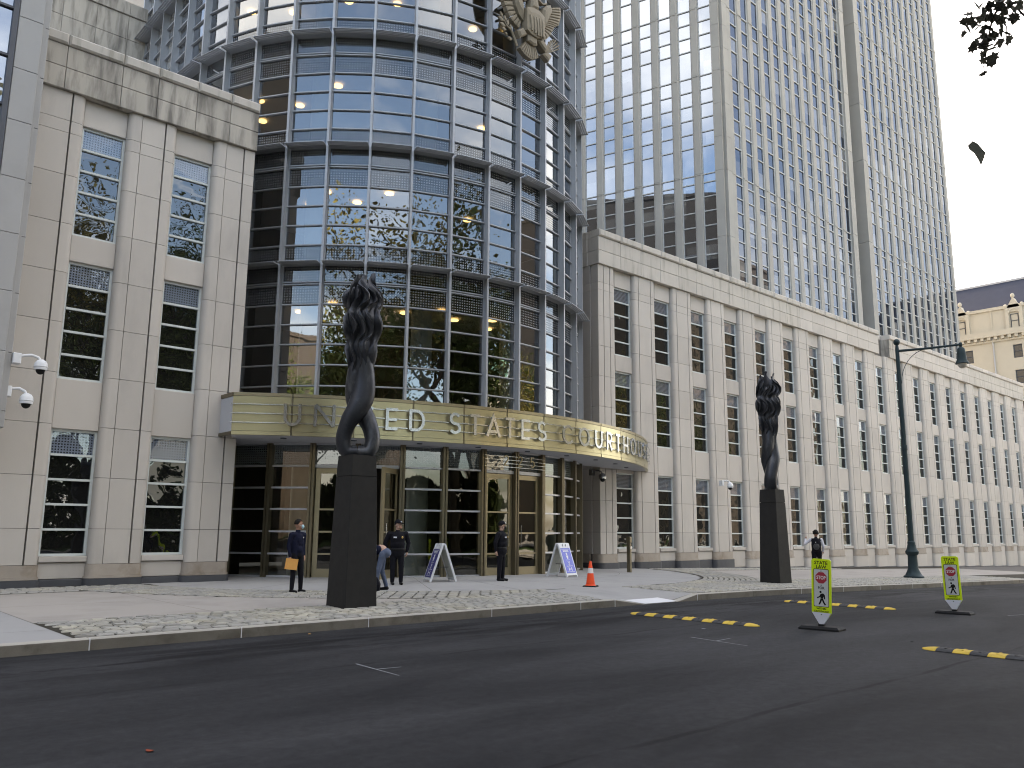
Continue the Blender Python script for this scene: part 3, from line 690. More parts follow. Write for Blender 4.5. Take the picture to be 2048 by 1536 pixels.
# entrance storey below the canopy: bronze framing, panes and doors
bm = MB(); bm.box(-.085, -.02, -.17, .06, 0, 1); bm.box(.02, .085, -.17, .06, 0, 1); bm.box(-.02, .02, -.12, .05, 0, 1)
bm = bm.mesh('mullion', 'bronze_frame'); ez = [.25, .94, 1.62, 2.31, 2.98, 3.66, 4.36]
DOORS = (5, 6, 9, 10)
for k in range(3, NB + 1):
    a = A0 + STEP * k; o = put('bronze_mullion', bm, DRUM, dp(a, DR + .02, .12), math.radians(a)); o.scale = (1, 1, 4.28)
for k in range(3, NB):
    am = A0 + STEP * (k + .5); rz = math.radians(am)
    for i in range(6):
        if k in DOORS and i < 5: continue
        z0, z1 = ez[i], ez[i + 1]
        put('perforated_pane' if i == 5 else 'pane', flat_pane(HW - .07, z1 - z0 - .03, 'glass_lobby_frit' if i == 5 else 'glass_lobby'), DRUM, dp(am, RC, (z0 + z1) / 2), rz)
    mb = MB()
    for i, z in enumerate(ez):
        if k in DOORS and i < 5: continue
        hh = .055 if k in DOORS and i == 5 else .028
        mb = MB(); mb.box(-HW + .07, HW - .07, -.10, .02, z - hh, z + hh); put('rail', mb.mesh('rail', 'rail_steel'), DRUM, dp(am, RC, 0), rz)
    if k not in DOORS: mb = MB(); mb.box(-HW + .07, HW - .07, -.06, .03, .13, .2); put('sill_rail', mb.mesh('sill_rail', 'rail_steel'), DRUM, dp(am, RC, 0), rz)
    mb = MB(); mb.box(-HW + .07, HW - .07, -.12, .04, 4.39, 4.45); put('head_rail', mb.mesh('head_rail', 'bronze_frame'), DRUM, dp(am, RC, 0), rz)
    if k in DOORS:
        op = math.radians(62) if k == 6 else 0.0
        mb = MB(); w2 = HW - .10; s_ = .15
        mb.box(0, s_, -.035, .035, .02, 3.40); mb.box(2 * w2 - s_, 2 * w2, -.035, .035, .02, 3.40); mb.box(s_, 2 * w2 - s_, -.035, .035, .02, .30); mb.box(s_, 2 * w2 - s_, -.035, .035, 3.24, 3.40)
        for z in (.94, 1.62, 2.31): mb.box(s_, 2 * w2 - s_, -.028, .028, z - .22, z - .165)
        hinge = -1 if k in (5, 9) else 1
        if hinge == 1: mb.v = [(-x, y, z) for x, y, z in mb.v]; mb.f = [tuple(reversed(f)) for f in mb.f]
        R_ = Matrix.Rotation(rz, 3, 'Z'); base = Vector(dp(am, RC, .19)) + R_ @ Vector((hinge * w2, 0, 0))
        d = put('door', mb.mesh('door', 'bronze_bright'), DRUM, base, rz + op)
        kid('pane', flat_pane(w2 - s_, 2.94, 'glass_lobby'), d, (-hinge * w2, .004, 1.77))
        mb = MB(); mb.tube([(0, -.09, 1.0), (0, -.09, 1.7)], .018, 8); kid('handle', mb.mesh('handle', 'steel_letter', 40), d, (-hinge * (2 * w2 - .2), 0, 0))
# ================================================================ stroke lettering
def ribbon(mb, pts, t, d, closed=False, y0=0.0):
    P = [Vector(p) for p in pts]; n = len(P); L, R_ = [], []
    for i in range(n):
        a = P[i] - P[i - 1] if (i > 0 or closed) else P[1] - P[0]; b = P[(i + 1) % n] - P[i] if (i < n - 1 or closed) else P[i] - P[i - 1]
        a.normalize(); b.normalize(); m_ = (a + b); m_.normalize(); nr = Vector((-m_.y, m_.x)); sc_ = t / 2 / max(.35, nr.dot(Vector((-a.y, a.x))))
        L.append(P[i] + nr * sc_); R_.append(P[i] - nr * sc_)
    vs = []
    for i in range(n): vs += [(L[i].x, y0, L[i].y), (R_[i].x, y0, R_[i].y), (L[i].x, y0 + d, L[i].y), (R_[i].x, y0 + d, R_[i].y)]
    fs = []
    for i in range(n if closed else n - 1):
        a, b = 4 * i, 4 * ((i + 1) % n)
        fs += [(a, a + 1, b + 1, b), (a + 3, a + 2, b + 2, b + 3), (a + 2, a, b, b + 2), (a + 1, a + 3, b + 3, b + 1)]
    if not closed: fs += [(0, 2, 3, 1), (4 * n - 4, 4 * n - 3, 4 * n - 1, 4 * n - 2)]
    mb.add(vs, fs)
def arc(cx, cy, rx, ry, a0, a1, n=12): return [(cx + rx * math.cos(math.radians(a0 + (a1 - a0) * i / n)), cy + ry * math.sin(math.radians(a0 + (a1 - a0) * i / n))) for i in range(n + 1)]
def glyph(ch):
    """strokes (centre lines) in a box of height 1, centred on x = 0"""
    h = .5
    G = {'U': [[(-.31, .98)] + arc(0, .37, .31, .31, 180, 360) + [(.31, .98)]],
         'N': [[(-.40, 0), (-.40, .98)], [(-.40, .98), (.40, .02)], [(.40, .02), (.40, 1)]],
         'I': [[(0, 0), (0, 1)]], 'T': [[(-.27, .94), (.27, .94)], [(0, 0), (0, .94)]],
         'E': [[(.25, .94), (-.24, .94), (-.24, .06), (.25, .06)], [(-.24, .48), (.22, .48)]],
         'D': [[(-.32, .06), (-.32, .94), (-.05, .94)] + arc(-.05, .5, .36, .44, 80, -80) + [(-.05, .06), (-.32, .06)]],
         'S': [arc(0, .71, .22, .23, 30, 250, 12) + [(.03, .48)] + arc(0, .27, .25, .21, 60, -150, 12)],
         'A': [[(-.36, 0), (0, .97), (.36, 0)], [(-.27, .24), (.27, .24)]],
         'C': [arc(0, .5, .42, .44, 42, 318, 20)], 'O': [arc(0, .5, .42, .44, 0, 345, 23)],
         'R': [[(-.24, 0), (-.24, .94), (.02, .94)] + arc(.02, .70, .22, .24, 80, -80, 8) + [(-.2, .46)], [(0, .46), (.27, 0)]],
         'H': [[(-.3, 0), (-.3, 1)], [(.3, 0), (.3, 1)], [(-.3, .45), (.3, .45)]],
         '2': [arc(0, .72, .24, .22, 165, -30, 10) + [(-.24, .05), (.26, .05)]],
         '5': [[(.22, .95), (-.18, .95), (-.22, .55)] + arc(0, .33, .25, .28, 130, -150, 12)]}
    return G[ch]
_gl = {}
def letter_mesh(ch, h, d, mat, t=.135):
    k = (ch, h, mat)
    if k not in _gl:
        mb = MB()
        for i, s in enumerate(glyph(ch)): ribbon(mb, [(x * h, z * h) for x, z in s], t * h, d, closed=(ch == 'O'), y0=-.0015 * i)
        _gl[k] = mb.mesh('letter', mat)
    return _gl[k]
# ================================================================ bronze canopy with the court's name
CC, CR = (19.38, 35.5), 15.66
def cp(a, r, z): a = math.radians(a); return (CC[0] + r * math.sin(a), CC[1] - r * math.cos(a), z)
CAN = thing('entrance_canopy', 'curved golden bronze canopy lettered UNITED STATES COURTHOUSE over the doors', 'canopy', (19.4, 20, 4.36))
ZB, ZT = 4.36, 5.59
seams = [-37.2, -31, -24.45, -17.9, -11.7, -5.8, 0, 6.05, 11.95, 18.05, 24.6, 30.8, 36.8, 42.6]
def arcbox(mb, a0, a1, r0, r1, z0, z1, n=4, f=cp):
    P = [f(a0 + (a1 - a0) * i / n, r1, 0) for i in range(n + 1)] + [f(a1 - (a1 - a0) * i / n, r0, 0) for i in range(n + 1)]
    q = len(mb.v); N2 = len(P)
    for z in (z0, z1): mb.v += [(x, y, z) for x, y, _ in P]
    for i in range(n):
        j = N2 - 1 - i
        mb.f += [(q + i, q + j, q + j - 1, q + i + 1), (q + N2 + i, q + N2 + i + 1, q + N2 + j - 1, q + N2 + j), (q + i, q + i + 1, q + N2 + i + 1, q + N2 + i), (q + j - 1, q + j, q + N2 + j, q + N2 + j - 1)]; mb.m += [mb.k] * 4
    mb.f += [(q, q + N2, q + 2 * N2 - 1, q + N2 - 1), (q + n, q + n + 1, q + N2 + n + 1, q + N2 + n)]; mb.m += [mb.k] * 2
for a0, a1 in zip(seams[:-1], seams[1:]):
    mb = MB(); arcbox(mb, a0 + .09, a1 - .09, CR - .12, CR, ZB + .115, ZT - .105); wpart('fascia_panel', mb, 'gold_panel', CAN, 30)
    mb = MB(); arcbox(mb, a0 + .09, a1 - .09, CR - .12, CR + .012, ZT - .095, ZT); wpart('top_trim', mb, 'bronze_bright', CAN, 30)
    mb = MB(); arcbox(mb, a0 + .09, a1 - .09, CR - .12, CR + .012, ZB, ZB + .105); wpart('bottom_trim', mb, 'gold_panel', CAN, 30)
    mb = MB(); arcbox(mb, a1 - .05, a1 + .05, CR - .1, CR - .004, ZB + .01, ZT - .01, 1); wpart('seam_strip', mb, 'bronze_frame', CAN)
for z in (4.71, 4.975, 5.24):
    mb = MB(); arcbox(mb, -37.2, 42.6, CR + .085, CR + .108, z - .012, z + .012, 60); wpart('letter_rail', mb, 'steel_letter', CAN, 30)
mb = MB()
for a in seams[1:-1]:
    for z in (4.71, 4.975, 5.24): arcbox(mb, a - .04, a + .04, CR - .05, CR + .09, z - .01, z + .01, 1)
wpart('rail_bracket', mb, 'steel_letter', CAN)
core = MB(); arcbox(core, -37.0, 42.5, CR - .5, CR - .125, ZB + .03, ZT - .02, 40); wpart('core', core, 'aluminium_dark', CAN)
n = 40; sf = MB()
for i in range(n + 1):
    t_ = i / n; a = -37.2 + 79.8 * t_; o_ = cp(a, CR - .02, ZB + .012); b = -62 + 104 * t_; i_ = dp(b, DR - .02, ZB + .012)
    sf.v += [o_, i_]
for i in range(n): sf.f.append((2 * i, 2 * i + 1, 2 * i + 3, 2 * i + 2)); sf.m.append(0)
wpart('soffit', sf, 'soffit', CAN)
sf2 = MB(); sf2.v = [(x, y, ZT - .06) for x, y, z in sf.v]; sf2.f = [tuple(reversed(f)) for f in sf.f]; sf2.m = sf.m; wpart('roof_deck', sf2, 'bronze_frame', CAN)
mb = MB(); mb.box(9.93, 9.97, 23.04, 24.0, ZB + .1, ZT - .12); wpart('end_panel', mb, 'soffit', CAN)
mb = MB(); mb.box(9.91, 9.99, 23.03, 24.0, ZT - .11, ZT); mb.box(9.91, 9.99, 23.03, 24.0, ZB, ZB + .09); wpart('end_trim', mb, 'bronze_frame', CAN)
for a in range(-32, 40, 8):
    mb = MB(); mb.lathe([(.09, 0), (.09, .03)], 14, cp(a, CR - .8, ZB - .012)); wpart('downlight', mb, 'aluminium_dark', CAN)
for ch, a in zip('UNITEDSTATESCOURTHOUSE', (-30.9, -27.6, -25.2, -23.15, -20.4, -17.6, -13.1, -10.55, -8.1, -5.8, -3.4, -.85, 3.9, 7.1, 10.4, 13.2, 15.75, 18.4, 21.5, 24.7, 27.6, 30.2)):
    put('letter', letter_mesh(ch, .655, .05, 'steel_letter'), CAN, cp(a, CR + .17, 4.63), math.radians(a))
# house number on its own thin rails above the right-hand doors
NUM = thing('house_number', 'thin metal numerals 225 on rails above the doors', 'sign', dp(1.45, DR + .2, 3.75))
for ch, a in zip('225', (-2.1, 2.0, 6.0)): put('numeral', letter_mesh(ch, .36, .03, 'bronze_bright', .1), NUM, dp(a, DR + .24, 3.86), math.radians(a))
for z in (3.82, 3.94, 4.06, 4.18):
    mb = MB(); arcbox(mb, -7.7, 10.6, DR + .2, DR + .22, z - .007, z + .007, 12, dp); wpart('rail', mb, 'steel_letter', NUM)
# ================================================================ great seal eagle on the drum
ea = math.radians(6.0); EP = (20.044, 20.73, 20.0)
EAG = thing('eagle_emblem', 'carved bronze coloured eagle with shield, olive branch and arrows on the drum', 'emblem', EP, ea)
def plate(name, poly, t0, t1, bulge=0.0, parent=None):
    P = list(poly); ar = sum(P[i][0] * P[(i + 1) % len(P)][1] - P[(i + 1) % len(P)][0] * P[i][1] for i in range(len(P)))
    if ar < 0: P.reverse()
    mb = MB(); n = len(P); cx, cy = sum(p[0] for p in P) / n, sum(p[1] for p in P) / n
    mb.v = [(x, -t0, y) for x, y in P] + [(x, -t1, y) for x, y in P] + [(cx + (x - cx) * .62, -t1 - bulge, cy + (y - cy) * .62) for x, y in P] + [(cx, -t1 - bulge * 1.15, cy)]
    for i in range(n):
        j = (i + 1) % n; mb.f += [(i, j, n + j, n + i), (n + i, n + j, 2 * n + j, 2 * n + i), (2 * n + i, 2 * n + j, 3 * n)]
    mb.f.append(tuple(reversed(range(n)))); mb.m = [0] * len(mb.f)
    return kid(name, mb.mesh(name, 'stone_eagle'), parent or EAG)
lo = [(-2.5, 1.97), (-2.52, 1.6), (-2.5, 1.27), (-2.45, .97), (-2.38, .69), (-2.31, .55), (-2.18, .37), (-2.04, .16), (-1.85, -.05), (-1.61, -.15), (-1.4, -.19)]
li = [(-1.95, 2.0), (-1.98, 1.8), (-2.01, 1.54), (-1.9, 1.26), (-1.83, .98), (-1.79, .83), (-1.73, .56), (-1.65, .4), (-1.54, .28), (-1.42, .19), (-1.29, .13)]
ro = [(1.01, 1.9), (1.04, 1.71), (1.04, 1.52), (.98, 1.28), (.9, 1.05), (.62, .87), (.56, .68), (.38, .38), (.12, .07), (-.2, -.08)]
ri = [(.38, 1.56), (.36, 1.41), (.3, 1.23), (.22, 1.04), (.14, .86), (.07, .7), (0, .57), (-.07, .43), (-.16, .33), (-.26, .24)]
def lerp(C_, t):
    q = t * (len(C_) - 1); i = min(int(q), len(C_) - 2); f = q - i; return (C_[i][0] * (1 - f) + C_[i + 1][0] * f, C_[i][1] * (1 - f) + C_[i + 1][1] * f)
for nm, oo, ii, n in (('left', lo, li, 13), ('right', ro, ri, 14)):
    for k in range(n):
        a, b = (k + .06) / n, (k + .94) / n
        plate('feather', [lerp(oo, a), lerp(oo, b), lerp(ii, b), lerp(ii, a)], .0, .16, .03)
plate('wing', [(-1.95, 2.05), (-1.9, 1.26), (-1.79, .83), (-1.73, .56), (-1.54, .28), (-1.29, .13), (-1.26, .51), (-1.41, .63), (-1.42, 1.02), (-1.52, 1.36), (-1.6, 1.9)], .05, .26, .10)
plate('wing', [(-.18, 1.17), (.02, 1.42), (.29, 1.58), (.38, 1.36), (.17, .94), (-.03, .47), (-.26, .3), (-.26, .7), (-.21, 1.02)], .05, .26, .10)
shd = plate('shield', [(-1.26, .64), (-.89, .79), (-.52, .82), (-.26, .72), (-.26, -.13), (-.68, -.33), (-1.01, -.33), (-1.25, -.26)], .1, .42, .05)
for (a, b) in (((-1.12, .36), (-1.03, -.22)), ((-.92, .39), (-.85, -.25)), ((-.76, .42), (-.68, -.27)), ((-.6, .45), (-.54, -.24)), ((-.45, .48), (-.42, -.19))):
    plate('stripe', [(a[0] - .045, a[1]), (a[0] + .045, a[1]), (b[0] + .045, b[1]), (b[0] - .045, b[1])], .4, .49, .015, shd)
plate('neck', [(-1.02, .74), (-1.0, 1.06), (-.92, 1.36), (-.7, 1.42), (-.58, 1.15), (-.52, .82), (-.8, .8)], .1, .36, .08)
plate('head', [(-1.28, 1.5), (-1.12, 1.36), (-.9, 1.3), (-.66, 1.38), (-.62, 1.62), (-.8, 1.8), (-1.05, 1.76), (-1.15, 1.62)], .12, .34, .08)
tlo = [(-1.4, -.97), (-1.25, -1.07), (-1.09, -1.13), (-.9, -1.16), (-.72, -1.14), (-.51, -1.02), (-.35, -.9)]
tli = [(-1.09, -.58), (-1.01, -.6), (-.92, -.62), (-.82, -.62), (-.72, -.61), (-.64, -.59), (-.55, -.55)]
for k in range(9):
    a, b = (k + .05) / 9, (k + .95) / 9; plate('tail_feather', [lerp(tlo, a), lerp(tlo, b), lerp(tli, b), lerp(tli, a)], .02, .2, .03)
plate('tail', [(-1.1, -.3), (-.57, -.25), (-.55, -.55), (-.79, -.63), (-1.09, -.58)], .05, .3, .05)
plate('leg', [(-1.66, -.45), (-1.32, -.18), (-1.07, -.34), (-1.5, -.66)], .05, .28, .06)
plate('leg', [(-.54, -.3), (-.26, -.09), (.15, -.38), (-.06, -.57)], .05, .28, .06)
br = MB(); br.tube([(-2.24, -.14, -.23), (-2.09, -.15, -.42), (-1.87, -.16, -.47), (-1.66, -.16, -.74), (-1.52, -.15, -.96)], [.02, .03, .045, .05, .06], 7)
br = kid('olive_branch', br.mesh('olive_branch', 'stone_eagle', True), EAG)
for a, b in (((-2.4, 0), (-2.27, -.22)), ((-2.54, -.27), (-2.19, -.29)), ((-2.17, -.04), (-2.11, -.3)), ((-2.45, -.47), (-2.1, -.45)), ((-1.99, -.12), (-2.03, -.42)), ((-2.36, -.61), (-2.06, -.58)), ((-1.85, -.23), (-1.87, -.47)), ((-2.21, -.71), (-2.0, -.74)), ((-2.04, -.84), (-1.74, -.81))):
    d = Vector(b) - Vector(a); nr = Vector((-d.y, d.x)) * .24; m_ = (Vector(a) + Vector(b)) / 2
    plate('leaf', [a, tuple(m_ + nr), b, tuple(m_ - nr)], .10, .15, .02, br)
ar_ = MB()
for tx, ty in ((.29, .03), (.41, .15), (.53, .23), (.65, .25), (.74, .2), (.83, .14), (.86, .03)): ar_.tube([(.05, -.12, -.55), (tx, -.16, ty)], [.02, .028], 5); ar_.tube([(tx, -.16, ty), (tx + (tx - .15) * .16, -.16, ty + (ty + .48) * .16)], [.045, .004], 5)
kid('arrows', ar_.mesh('arrows', 'stone_eagle'), EAG)
plate('arrow_butt', [(-.16, -.69), (.1, -.45), (.38, -.5), (.2, -.82)], .05, .24, .04)
mb = MB(); mb.tube([(-1.2, -.15, 1.02), (-.95, -.2, 1.2), (-.69, -.3, 1.24), (-.47, -.22, 1.4), (-.2, -.2, 1.36), (.05, -.2, 1.5)], None, 6, flat=[(.05, .1, 0)] * 6)
kid('scroll', mb.mesh('scroll', 'stone_eagle', True), EAG)
mb = MB()
for x, z in ((-1.0, .3), (-.4, .3), (-1.9, .6), (.4, 1.0)): mb.tube([(x, .0, z), (x, .45, z)], .04, 6)
kid('bracket', mb.mesh('bracket', 'aluminium'), EAG)
# ================================================================ tower behind
TW = thing('courthouse_tower', 'tall pale stone office tower with ribbed piers and mirror windows behind the wing', 'building', (60, 31, 12))
TCX, TCY = 47.1, 30.3
JZ = [18.7, 26.4, 33.9, 39.25, 47.1, 52.4, 60.2, 65.5, 73.3, 78.6]
def tower_rows(z0, z1):
    out = []
    for a, b in zip(JZ[:-1], JZ[1:]):
        n = 3 if b - a < 6 else 5
        long_ = 2.1; u = (b - a - long_) / n; out.append((a, a + long_)); out += [(a + long_ + u * i, a + long_ + u * (i + 1)) for i in range(n)]
    return [(a, b) for a, b in out if b > z0 and a < z1]
RWS = [(r if r[0] >= 26 else None) for r in tower_rows(12, 80)]
RWS = [(12.0 + 1.06 * i, 13.06 + 1.06 * i) for i in range(13)] + [(25.78, 26.4)] + [r for r in tower_rows(26.3, 80) if r[0] > 26.3]
JZ2 = [12] + JZ[1:]
def tower_face(ox, oy, ang, cols, pitch, first, pw, each, zmax, gmat, start_pier=True, depth=.15):
    """ang: direction of the face in plan; outward normal is to its right"""
    ux, uy = math.cos(ang), math.sin(ang)
    def W(u, d, z): return (ox + ux * u + uy * d, oy + uy * u - ux * d, z)       # d: metres proud of the glass
    gw = pitch - pw
    rest = MB()
    for c in range(cols):
        u0 = first + pitch * c; uc = u0 + pw + gw / 2
        fr = MB()
        for (a, b) in RWS:
            if a > zmax: continue
            if each(c):
                mb = flat_pane(gw / 2, b - a - .05, gmat); put('pane', mb, TW, W(uc, 0, (a + b) / 2), ang)
            else:
                q = len(rest.v); rest.v += [W(u0 + pw, 0, a + .025), W(u0 + pw + gw, 0, a + .025), W(u0 + pw + gw, 0, b - .025), W(u0 + pw, 0, b - .025)]; rest.f.append((q, q + 1, q + 2, q + 3)); rest.m.append(0)
            P = [W(u0 + pw, -.03, 0)[:2], W(u0 + pw, .07, 0)[:2], W(u0 + pw + gw, .07, 0)[:2], W(u0 + pw + gw, -.03, 0)[:2]]
            fr.prism(P, a - .035, a + .035)
        for e0, e1 in ((u0 + pw, u0 + pw + .05), (u0 + pw + gw - .05, u0 + pw + gw)):
            fr.prism([W(e0, -.03, 0)[:2], W(e0, .06, 0)[:2], W(e1, .06, 0)[:2], W(e1, -.03, 0)[:2]], 12, min(80, zmax + 3))
        wpart('window_frame', fr, 'frame_tower', TW)
    if rest.f: tag(wpart('panes', rest, gmat, TW), kind='stuff')
    for c in range(cols + (1 if start_pier else 0)):
        u0 = first + pitch * c
        for a, b in zip(JZ2[:-1], JZ2[1:]):
            if a > zmax: continue
            mb = MB(); r = .09
            P = [W(u0, -.05, 0)[:2], W(u0, depth - r, 0)[:2], W(u0 + r * .3, depth - r * .3, 0)[:2], W(u0 + r, depth, 0)[:2], W(u0 + pw - r, depth, 0)[:2], W(u0 + pw - r * .3, depth - r * .3, 0)[:2], W(u0 + pw, depth - r, 0)[:2], W(u0 + pw, -.05, 0)[:2]]
            mb.prism(P, a + .02, b - .10)
            e = .035
            P = [W(u0 - e, -.05, 0)[:2], W(u0 - e, depth - r, 0)[:2], W(u0 + r, depth + e, 0)[:2], W(u0 + pw - r, depth + e, 0)[:2], W(u0 + pw + e, depth - r, 0)[:2], W(u0 + pw + e, -.05, 0)[:2]]
            mb.prism(P, b - .10, b - .01)
            wpart('pier', mb, 'stone_tower', TW)
    return W
# right face (parallel to the street): two ribbed fields either side of a stepped slot
core = MB(); core.box(TCX + .3, 65.3, TCY + .04, 60, 10, 82); core.box(68.9, 87.6, TCY + .04, 60, 10, 82); core.box(65.3, 68.9, TCY + 2.2, 60, 10, 82)
wpart('core_wall', core, 'stone_joint', TW)
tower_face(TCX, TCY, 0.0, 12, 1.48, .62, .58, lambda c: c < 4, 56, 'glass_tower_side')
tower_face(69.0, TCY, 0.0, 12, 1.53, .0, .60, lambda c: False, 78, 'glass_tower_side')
for i, (x0, x1, y) in enumerate(((65.5, 66.3, TCY - .25), (66.3, 67.0, TCY + .5), (67.0, 67.7, TCY + 1.2), (67.7, 68.3, TCY + 1.9), (68.3, 69.0, TCY - .30))):
    for a, b in zip(JZ2[:-1], JZ2[1:]):
        mb = MB(); mb.box(x0, x1, y, TCY + 2.5, a + .01, b - .02); wpart('slot_fin', mb, 'stone_tower', TW)
# left face, turned back from the corner
la = math.atan2(-.951, .309); LEN = 16.0
lx, ly = TCX - .309 * LEN, TCY + .951 * LEN
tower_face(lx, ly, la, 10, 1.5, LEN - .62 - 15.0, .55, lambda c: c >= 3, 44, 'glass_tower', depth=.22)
core = MB(); core.prism([(TCX - .02 + .12, TCY + .06), (TCX + 1.0, TCY + .06), (TCX + 1, TCY + LEN), (lx + .3, ly), (lx + .06, ly)], 10, 82); wpart('core_wall', core, 'stone_joint', TW)
for a, b in zip(JZ2[:-1], JZ2[1:]):                               # corner pier with its dark joint
    n = 3; hs = (b - a) / n
    for i in range(n):
        z0, z1 = a + hs * i + .008, a + hs * (i + 1) - .008
        mb = MB(); mb.prism([(TCX + .03, TCY + .1), (TCX + .03, TCY - .20), (TCX + .62, TCY - .20), (TCX + .62, TCY + .1)], z0, z1); wpart('corner_block', mb, 'stone_tower', TW)
        ux, uy, nx, ny = -.309, .951, -.951, -.309
        mb = MB(); q = lambda u, d: (TCX + ux * u + nx * d, TCY + uy * u + ny * d)
        mb.prism([q(.03, .25), q(.03, -.05), q(.62, -.05), q(.62, .25)], z0, z1)
        mb.f = [tuple(reversed(f)) for f in mb.f] if False else mb.f; wpart('corner_block', mb, 'stone_tower', TW)
mb = MB(); mb.box(15, 41, 46, 78, 0, 78); wpart('rear_shade_mass', mb, 'stone_tower', TW)  # unseen rear of the courthouse, added to shade the street at left
mb = MB(); mb.box(TCX - .1, 88, TCY - .4, 60, 82, 83); wpart('roof', mb, 'stone_tower', TW)
# ================================================================ beaux-arts building at the far right
PX = 105.0
PO = thing('old_stone_building', 'cream stone building with dark slate roof and round-headed dormers beyond the wing', 'building', (PX, 33, -1.5))
mb = MB(); mb.box(PX + .3, PX + 30, 14, 60, -2, 25); wpart('core_wall', mb, 'stone_cream', PO)
yw = [(29.55, 30.5), (34.75, 35.7), (24.4, 25.3), (40, 40.95)]
zw = [(21.6, 23.15), (18.6, 20.2), (15.3, 17.0), (12, 13.6)]
edges_y = [14] + sorted(sum([[a, b] for a, b in yw], [])) + [60]
for i in range(0, len(edges_y), 2):                             # wall strips between window columns
    mb = MB(); mb.box(PX, PX + .3, edges_y[i], edges_y[i + 1], -2, 24); wpart('wall', mb, 'stone_cream', PO)
for a, b in yw:
    zs_ = [-2] + sorted(sum([list(z) for z in zw], [])) + [24]
    for i in range(0, len(zs_), 2):
        mb = MB(); mb.box(PX + .004, PX + .3, a, b, zs_[i], zs_[i + 1]); wpart('wall', mb, 'stone_cream', PO)
    for z0, z1 in zw:
        mb = MB(); mb.box(PX + .12, PX + .2, a, a + .1, z0, z1); mb.box(PX + .12, PX + .2, b - .1, b, z0, z1); mb.box(PX + .12, PX + .2, a + .1, b - .1, z0, z0 + .12); mb.box(PX + .12, PX + .2, a + .1, b - .1, z1 - .12, z1); mb.box(PX + .12, PX + .2, a + .1, b - .1, (z0 + z1) / 2 - .05, (z0 + z1) / 2 + .05)
        wo_ = wpart('window', mb, 'aluminium_dark', PO)
        put('pane', flat_pane((b - a) / 2, z1 - z0, 'glass_window'), wo_, (PX + .17, (a + b) / 2, (z0 + z1) / 2), -PI / 2)
mb = MB(); mb.box(PX - .55, PX + .3, 14, 60, 24.35, 24.9); mb.box(PX - .35, PX + .3, 14, 60, 24.9, 25.1); mb.box(PX - .2, PX + .3, 14, 60, 23.75, 23.95); mb.box(PX - .12, PX + .3, 14, 60, 23.95, 24.35)
wpart('cornice', mb, 'stone_cream', PO)
bk = MB(); bk.box(-.38, 0, -.16, .16, -.34, 0); bk = bk.mesh('bracket', 'stone_cream')
for i in range(26): put('bracket', bk, PO, (PX - .1, 22 + .72 * i, 24.34))
mb = MB(); mb.box(PX + .05, PX + .5, 14, 60, 25.0, 27.5); mb.box(PX - .12, PX + .5, 14, 60, 27.5, 27.85); wpart('attic_wall', mb, 'stone_cream', PO)
for y in (22.0, 24.7, 27.6, 32.5, 38.0):
    mb = MB(); mb.box(PX - .03, PX + .045, y - .08, y + .08, 25.1, 27.5); wpart('attic_pilaster', mb, 'stone_cream', PO)
mb = MB(); mb.add([(PX + .1, 14, 27.8), (PX + .1, 60, 27.8), (PX + 4.5, 60, 31.9), (PX + 4.5, 14, 31.9), (PX + 30, 14, 31.9), (PX + 30, 60, 31.9)], [(0, 3, 2, 1), (3, 4, 5, 2)]); wpart('slate_roof', mb, 'slate', PO)
mb = MB(); mb.box(PX + 4.4, PX + 4.8, 14, 60, 31.85, 32.1); wpart('ridge_flashing', mb, 'soffit', PO)
for yc in (30.05, 35.75, 24.4, 41.4):
    mb = MB()
    for s in (-1, 1): mb.box(PX - .18, PX + 2.0, yc + s * .72 - .18, yc + s * .72 + .18, 25.1, 27.5); mb.ellip((PX, yc + s * .86, 27.75), (.22, .22, .26), 10, 6)
    mb.ext([(PX - .12, yc - .9, 27.0), (PX - .12, yc + .9, 27.0), (PX - .12, yc + .55, 27.75), (PX - .12, yc, 28.7), (PX - .12, yc - .55, 27.75)], (2.2, 0, 0))
    mb.ellip((PX, yc, 28.9), (.22, .22, .3), 10, 6)
    for k in range(9):
        a0, a1 = PI * k / 9, PI * (k + 1) / 9; q = lambda a, r: (PX - .2, yc + r * math.cos(a), 26.85 + r * math.sin(a))
        mb.ext([q(a0, .62), q(a0, .46), q(a1, .46), q(a1, .62)], (.12, 0, 0))
    d = wpart('dormer', mb, 'stone_cream', PO)
    mb = MB(); mb.box(PX + .0, PX + .08, yc - .42, yc - .34, 25.15, 26.75); mb.box(PX, PX + .08, yc + .34, yc + .42, 25.15, 26.75); mb.box(PX, PX + .08, yc - .34, yc + .34, 26.68, 26.75); mb.box(PX, PX + .08, yc - .34, yc + .34, 25.9, 25.98)
    put('window_frame', mb.mesh('window_frame', 'aluminium_dark', off=WL[d]), d, WL[d]); put('pane', flat_pane(.4, 1.6, 'glass_window'), d, (PX + .06, yc, 25.95), -PI / 2)
mb = MB(); mb.tube([(PX - .1, 32.55, 24.3), (PX - .1, 32.5, 23.4), (PX - .06, 32.45, 5)], .07, 8); wpart('drainpipe', mb, 'soffit', PO)
